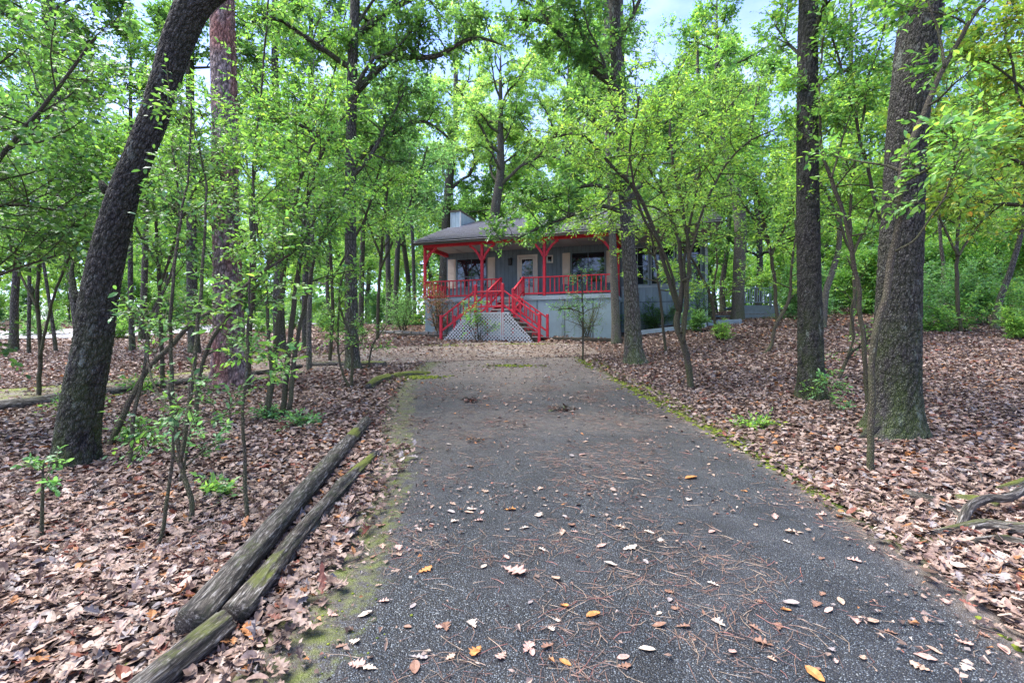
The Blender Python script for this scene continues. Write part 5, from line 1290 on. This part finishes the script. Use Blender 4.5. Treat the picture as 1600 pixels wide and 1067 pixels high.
# pine needles, thin curved strips lying singly and in drifts
def needles(seed, n):
    rng = np.random.default_rng(seed)
    y = np.sqrt(rng.uniform(1.5 ** 2, 9 ** 2, n)); x = rng.uniform(-1.1, 1.1, n) * y
    L, Rr = drive_edges(y)
    dens = np.clip((fbm(x * 1.6 + 3, y * 1.6, 4) - .42) * 6, .08, 1) * np.where(in_drive(x, y, .3), 1, .30)
    k = rng.random(n) < dens; x, y = x[k], y[k]; n = len(x)
    a = rng.uniform(0, 3.14159, n) + .8 * fbm(x * .6, y * .6); ln = rng.uniform(.05, .17, n); wd = rng.uniform(.0006, .0011, n) * (1 + y * .12)
    bend = rng.normal(0, .18, n); base = ground0(x, y) + np.where(in_drive(x, y), .0175, .04)
    V = np.zeros((n, 6, 3)); d = np.stack([np.cos(a), np.sin(a)], -1); s = np.stack([-np.sin(a), np.cos(a)], -1)
    for i, t in enumerate((-.5, 0, .5)):
        c = np.stack([x, y], -1) + d * (t * ln)[:, None] + s * (bend * ln * (.25 - t * t))[:, None] * 2
        for j, sg in enumerate((-1, 1)):
            V[:, i * 2 + j, :2] = c + s * (sg * wd)[:, None]; V[:, i * 2 + j, 2] = base + .004 * rng.random(n) + (.002 if i == 1 else 0)
    T = np.array([[0, 1, 3], [0, 3, 2], [2, 3, 5], [2, 5, 4]])[None] + np.arange(n)[:, None, None] * 6
    col = pick(rng, [((.22, .14, .10), 3), ((.15, .09, .07), 3), ((.28, .21, .15), 2), ((.24, .10, .08), 1)], n)
    A = Acc(); A.add(V.reshape(-1, 3), T.reshape(-1, 3), np.repeat(col, 6, 0))
    o = link("pine_needles", A.mesh("pine_needles", M['needle'], False, False)); tag(o, kind='stuff')
needles(5, 44000)

# moss cushions on both margins
def moss(seed):
    rng = np.random.default_rng(seed); A = Acc()
    bm = bmesh.new(); bmesh.ops.create_icosphere(bm, subdivisions=1, radius=1); IV = np.array([v.co[:] for v in bm.verts]); IT = np.array([[v.index for v in f.verts] for f in bm.faces]); bm.free()
    pts = []
    for _ in range(6500):
        y = rng.uniform(2.0, 12.8); L, Rr = drive_edges(y); x = float(Rr) + rng.normal(.02, .07 + .05 * ss(y, 3, 9))
        if fbm(x * 2, y * .9, 3) > .45 - .12 * ss(y, 6, 9): pts.append((x, y, 1.0))
    for _ in range(900):
        y = rng.uniform(1.7, 11); L, Rr = drive_edges(y); x = float(L) + rng.normal(.15, .16)
        if fbm(x * 2 + 9, y * 1.2, 3) > .52: pts.append((x, y, .4))
    for x0, y0, sx_, sy_, n in ((-2.42, 9.35, .12, .12, 420), (-2.1, 9.9, .3, .10, 800), (-.1, 11.6, .35, .12, 200), (3.2, 6.1, .15, .1, 160), (-5.6, 14.2, .4, .2, 220), (-2.5, 16.8, .6, .2, 250), (.3, 17.3, .6, .12, 250)):
        for _ in range(n): pts.append((x0 + rng.normal() * sx_, y0 + rng.normal() * sy_, 1.1))
    for x, y, k in pts:
        r = rng.uniform(.007, .019) * k * (1 + .09 * y); V = IV * np.array([r, r, r * .45]) * (1 + .25 * rng.random((len(IV), 1))) + np.array([x, y, float(ground0(x, y)) + .015])
        A.add(V, IT, pick(rng, [((.12, .15, .02), 3), ((.18, .215, .03), 3), ((.06, .085, .018), 3)], 1)[0])
    o = link("moss", A.mesh("moss", M['moss'], True, False)); tag(o, kind='stuff')
moss(3)

# ------------------------------------------------------------------ logs along the drive
def log_(name, label, pts, rad, seed, moss_f, ns=40, rough=.035, group="timbers edging the driveway"):
    rng = np.random.default_rng(seed)
    p, r = resample(pts, rad, .03)
    def rel(rr, th, ln):
        g = rr * (1 + .05 * np.sin(3 * th + ln * 1.3 + seed)) + rough * (fbm(th * 4 / 3.14 * 2 + seed, ln * 1.2, 4) - .5)
        crack = ss(np.abs(np.sin(th * 2.5 + .5 * fbm(ln * 2, th * 0 + seed))) , .0, .10)
        return g - .008 * (1 - crack), crack
    A = Acc(); tube(A, p, r, ns, relief=rel)
    ln = np.concatenate([[0], np.cumsum(np.linalg.norm(np.diff(p, axis=0), axis=1))])
    mv = np.repeat(moss_f(ln / ln[-1])[:, None], ns, 1).ravel(); mv = np.concatenate([mv, [0, 0]])
    A.C[0] = np.stack([A.C[0][:, 0], mv, mv * 0], -1)
    base = p[0].copy(); A.V[0] = A.V[0] - base
    o = link(name, A.mesh(name, M['log'], True)); o.location = base
    return tag(o, label, "log", group)
def gp(x, y, h): return np.array([x, y, float(ground0(x, y)) + h])
x0, y0, _ = P(306, 1022); x1, y1, _ = P(574, 668)
patch = lambda c, w_, a: (lambda t: a * np.exp(-((t - c) / w_) ** 2))
log_("edging_log", "long grey round timber with a sawn dark end, farther from the driveway", [gp(-1.50, 2.25, .085), gp(-1.60, 3.4, .085), gp(-1.73, 4.8, .08), gp(-1.84, 6.1, .07)], [.074, .074, .074, .064], 1,
     lambda t: .30 + .75 * np.exp(-((t - .82) / .05) ** 2) + .35 * np.exp(-((t - .5) / .06) ** 2) + .25 * np.exp(-((t - .15) / .1) ** 2))
log_("edging_log", "split mossy timber lying between the long log and the asphalt", [gp(-1.345, 2.36, .055), gp(-1.40, 3.3, .055), gp(-1.40, 4.1, .055), gp(-1.38, 4.9, .04)], [.064, .066, .058, .034], 2,
     lambda t: .36 + .4 * np.exp(-((t - .12) / .12) ** 2) + .7 * np.exp(-((t - .85) / .12) ** 2), rough=.075)
log_("edging_log", "short round log section at the bottom of the split timber", [gp(-1.52, 1.55, .06), gp(-1.45, 1.95, .06), gp(-1.37, 2.30, .06)], [.062, .066, .068], 3, lambda t: .35 + .4 * t)
log_("mossy_timber", "short moss covered timber at the corner of the gravel", [gp(-2.52, 8.5, .07), gp(-2.56, 9.1, .07), gp(-2.45, 9.6, .07)], [.07, .08, .07], 4, lambda t: t * 0 + 1.0)
log_("mossy_timber", "curved moss covered timber angling toward the gravel", [gp(-2.42, 9.75, .05), gp(-2.15, 10.15, .05), gp(-1.75, 10.35, .03)], [.06, .06, .04], 5, lambda t: t * 0 + 1.1)
def seg(label, a, b, r_, seed, ms):
    (xa, ya, _), (xb, yb, _) = P(*a), P(*b); k = 4
    pts = [gp(xa + (xb - xa) * t, ya + (yb - ya) * t, r_ * .7 + .01 * math.sin(t * 9 + seed)) for t in np.linspace(0, 1, k)]
    log_("track_edging_timber", label, pts, [r_] * k, seed, lambda t: t * 0 + ms, ns=16, group="timbers edging the gravel track")
seg("edging timber of the track at the picture's left margin", (-30, 647), (98, 628), .085, 6, .55)
seg("edging timber of the track running up to the pine", (165, 619), (322, 597), .075, 7, .3)
seg("edging timber between the pine and the green stem pair", (398, 588), (470, 576), .07, 8, .2)
seg("edging timber between the pale stem and the grey barked oak", (488, 573), (540, 572), .07, 9, .7)
seg("mossy edging timber end right of the grey barked oak", (566, 572), (602, 573), .08, 10, .9)

# fallen mossy branches at the right margin
def fallen(label, pix, rads, Yh, seed, mossv, name="fallen_branch"):
    pts = []
    for px, py, h in pix:
        x, y, z = P(px, py); pts.append(np.array([x, y, z + h]))
    p, r = resample(pts, rads, .03); A = Acc()
    tube(A, p, r, 14, relief=lambda rr, th, ln: (rr * (1 + .25 * (fbm(th * 2 + seed, ln * 9) - .5)), th * 0 + .5))
    A.C[0] = np.tile([.5, mossv, 0], (len(A.V[0]), 1)); base = p[0].copy(); A.V[0] = A.V[0] - base
    o = link(name, A.mesh(name, M['log'], True)); o.location = base; return tag(o, label, "branch", "fallen branches right of the driveway")
fallen("crooked mossy branch lying lowest at the litter's right margin", [(1455, 838, .02), (1500, 833, .03), (1540, 832, .05), (1580, 838, .05), (1660, 845, .05)], [.018, .032, .040, .045, .045], 0, 1, .7)
fallen("bent branch rising over the crooked one from the same spot", [(1500, 832, .02), (1515, 815, .10), (1545, 805, .12), (1580, 805, .13), (1640, 780, .2)], [.028, .032, .03, .03, .026], 0, 2, .5)
fallen("short thick mossy branch piece behind the bent branch", [(1493, 784, .02), (1530, 790, .03), (1560, 796, .02)], [.035, .045, .03], 0, 3, .95)
fallen("pale weathered stick half buried in leaves left of the mossy branches", [(1415, 775, .02), (1460, 790, .03), (1508, 815, .02)], [.04, .036, .018], 0, 4, .1)
fallen("rotting mossy bough end at the right margin, above the bent branch", [(1560, 770, .03), (1600, 762, .05), (1660, 750, .08)], [.02, .03, .03], 0, 14, .9)
fallen("low dark mossy root like piece below the crooked branch", [(1520, 850, .02), (1570, 852, .03), (1640, 868, .03)], [.02, .035, .03], 0, 15, .6)
fallen("thin twig poking up out of the litter behind the mossy branches", [(1536, 772, .0), (1533, 755, .06), (1522, 748, .13)], [.008, .006, .004], 0, 5, .1, "stick")
fallen("reddish stick on the litter at the near corner beside the log end", [(205, 1040, .01), (232, 1062, .02), (250, 1085, .02)], [.007, .007, .006], 0, 6, .0, "stick")
fallen("mossy little branch in the leaves at the bottom, left of the logs", [(165, 1075, .01), (190, 1055, .02), (205, 1040, .01)], [.012, .015, .008], 0, 7, 1.0, "stick")
fallen("long pale straw coloured stick lying across the litter near the clump", [(60, 935, .03), (110, 962, .03), (158, 995, .03)], [.003, .003, .002], 0, 8, .0, "stick")
fallen("dark straight twig lying on the asphalt left of its middle", [(686, 752, .005), (710, 744, .008), (738, 741, .005)], [.005, .004, .003], 0, 9, .0, "stick")

# small heaps of twigs and cones on the asphalt
def heap(label, px, py, w_, h_, n, seed, col):
    rng = np.random.default_rng(seed); x, y, z = P(px, py); A, Lf = Acc(), Acc()
    for _ in range(n):
        a = rng.uniform(0, 3.14); l_ = rng.uniform(.4, 1) * w_ * .5; c = np.array([rng.normal() * w_ * .22, rng.normal() * w_ * .12, rng.random() * h_])
        d = np.array([math.cos(a), math.sin(a) * .7, rng.normal() * .25]) * l_ * .6
        tube(A, [c - d, c + rng.normal(size=3) * .01, c + d], [.004, .005, .003], 4, col=(.5, 0, 0))
    m = n * 2; an = rng.uniform(0, 6.28, m)
    add_leaves(Lf, np.stack([rng.normal(size=m) * w_ * .22, rng.normal(size=m) * w_ * .14, rng.random(m) * h_], -1), np.stack([np.cos(an), np.sin(an), rng.normal(size=m) * .4], -1), np.stack([rng.normal(size=m) * .5, rng.normal(size=m) * .5, np.ones(m)], -1), rng.uniform(.04, .09, m), .5, pick(rng, col, m), 'hex', rng.normal(size=m) * .3, rng.normal(size=m) * .4)
    e = empty("leaf_heap", (x, y, z + .02), label, "leaf pile", "little heaps of debris on the driveway")
    link("twigs", A.mesh("twigs", M['log'], False), e)['kind'] = 'stuff'; link("leaves", Lf.mesh("leaves", M['leaf_dry'], False, False), e)['kind'] = 'stuff'
heap("dark heap of twigs and dry leaves on the asphalt, farther up toward the gravel", 737, 629, .42, .05, 18, 1, [((.10, .04, .03), 3), ((.2, .08, .05), 1)])
heap("brown heap of dry leaves under a tuft of green sprigs on the asphalt", 880, 643, .36, .06, 16, 2, [((.12, .07, .05), 3), ((.25, .17, .11), 1), ((.1, .15, .04), 1)])
heap("cluster of dry oak leaves caught together on the asphalt's left half", 742, 692, .30, .04, 6, 3, [((.38, .25, .17), 3), ((.35, .16, .07), 1)])

# ------------------------------------------------------------------ single leaves lying on the asphalt
def one_leaf_mesh(seed, kind):
    rng = np.random.default_rng(seed); A = Acc()
    add_leaves(A, np.array([[-.5, 0, 0]]), np.array([[1., 0, 0]]), np.array([[0, 0, 1.]]), 1.0, rng.uniform(.5, .85), np.array([[1., 1, 1]]), kind, np.array([rng.uniform(-.05, .22)]), np.array([rng.uniform(-.1, .55)]), rng)
    V = np.vstack(A.V); V[:, 2] -= V[:, 2].min(); return V, np.vstack(A.T)
LEAFCOL = {"tan": (.42, .29, .21), "pink": (.46, .29, .24), "orange": (.46, .20, .06), "brown": (.22, .12, .08), "pale": (.52, .43, .35), "grey": (.30, .26, .25)}
VAR = []
for i in range(12):
    kd = 'oak' if i % 3 else 'ell'; V, T = one_leaf_mesh(500 + i, kd)
    for cn, cc in LEAFCOL.items():
        me = mk_mesh("fallen_leaf", V, T, M['leaf_dry'], np.tile(cc, (len(V), 1))); VAR.append((i, kd, cn, me))
def put_leaf(px, py, var, size, rot, label, group=None):
    x, y, z = P(px, py); me = VAR[var][3]
    o = link("fallen_leaf", me); o.location = (x, y, float(ground0(x, y)) + .018); o.scale = (size,) * 3; o.rotation_euler = (rot * .13 % .2 - .1, rot * .17 % .2 - .1, rot)
    return tag(o, label, "leaf", group)
def vi(i, c): return i * 6 + list(LEAFCOL).index(c)
G = "dry leaves scattered on the driveway"
sp = [(803, 897, 1, "pink", .15, "big curled pink brown oak leaf in the middle of the asphalt"), (927, 966, 3, "orange", .085, "plain oval orange leaf low on the asphalt, right of its middle"), (756, 890, 6, "pale", .06, "small pale oval leaf just left of the curled pink one"),
      (1241, 836, 2, "tan", .12, "broad tan leaf near the right edge of the asphalt, closest to the fallen branches"), (1211, 811, 4, "pink", .11, "pinkish oak leaf just above the broad tan one"), (984, 862, 5, "pale", .10, "pale oak leaf with deep lobes on the asphalt right of the middle"),
      (1080, 750, 3, "orange", .13, "glowing orange brown leaf on the asphalt's right half"), (825, 1018, 7, "pink", .10, "narrow pinkish leaf standing near the bottom of the picture"), (655, 1035, 4, "grey", .08, "crumpled greyish leaf at the bottom, right of the mossy verge"),
      (1273, 1062, 0, "orange", .09, "orange leaf cut by the bottom frame edge"), (738, 800, 1, "pale", .09, "cream coloured lobed leaf in a loose group of three"), (797, 800, 8, "orange", .09, "yellow brown leaf with a long stalk at the middle"),
      (843, 808, 10, "pale", .11, "pale lobed leaf lying right of the stalked leaf"), (878, 837, 2, "tan", .09, "folded tan leaf below the pale lobed leaf"), (972, 829, 7, "tan", .10, "tan leaf lying alone below the dark twig on the right"), (664, 896, 5, "orange", .09, "brown orange curled leaf beside a knot of needles"),
      (697, 985, 8, "brown", .075, "dark curled leaf beside a drift of needles low on the left"), (1009, 883, 0, "grey", .05, "tiny greyish leaf right of the deep lobed one")]
rng = np.random.default_rng(31)
for px, py, i, c, s_, lab in sp: put_leaf(px, py, vi(i, c), s_, rng.uniform(0, 6.28), lab, G)
def leaf_label(v_, x, y, L, Rr, s_):
    i, kd, cn, _ = VAR[v_]
    f = (x - L) / (Rr - L); side = "the logs" if f < .36 else ("the middle" if f < .66 else "the large oak")
    sz = "tiny" if s_ < .052 else ("small" if s_ < .068 else "broad")
    far = "nearest stretch" if y < 2.7 else ("stretch beside the logs" if y < 5 else ("stretch past the logs" if y < 8 else "farthest stretch"))
    return f"{sz} {cn} {'lobed oak' if kd == 'oak' else 'oval'} leaf on the asphalt's {far}, toward {side}"
cnt = 0
while cnt < 170:
    py = 575 + 480 * rng.random() ** 1.5; x, y, z = P(rng.uniform(430, 1590), py)
    L, Rr = drive_edges(y)
    if not (L + .25 < x < Rr - .15) or y > 13: continue
    px = CX + F * x / y; c = rng.choice(list(LEAFCOL), p=[.33, .17, .03, .27, .13, .07])
    vi_ = vi(int(rng.integers(12)), c)
    s_ = rng.uniform(.04, .085); put_leaf(px, py, vi_, s_, rng.uniform(0, 6.28), leaf_label(vi_, x, y, L, Rr, s_), G); cnt += 1
# deep drift of crisp leaves against the split timber
litter("leaf_drift", 60, 9000, 1.6, 5.2, .10, 'oak', .04, lambda x, y, rng: np.abs(x - (-1.07 - .02 * y)) < .22 * rng.random(len(x)) ** .7 + .02, tilt=.35, curl=.35)

print("script", round(time.time() - T_START, 1), "s; tris", sum(len(m.polygons) for m in bpy.data.meshes), "objects", len(SC.objects))
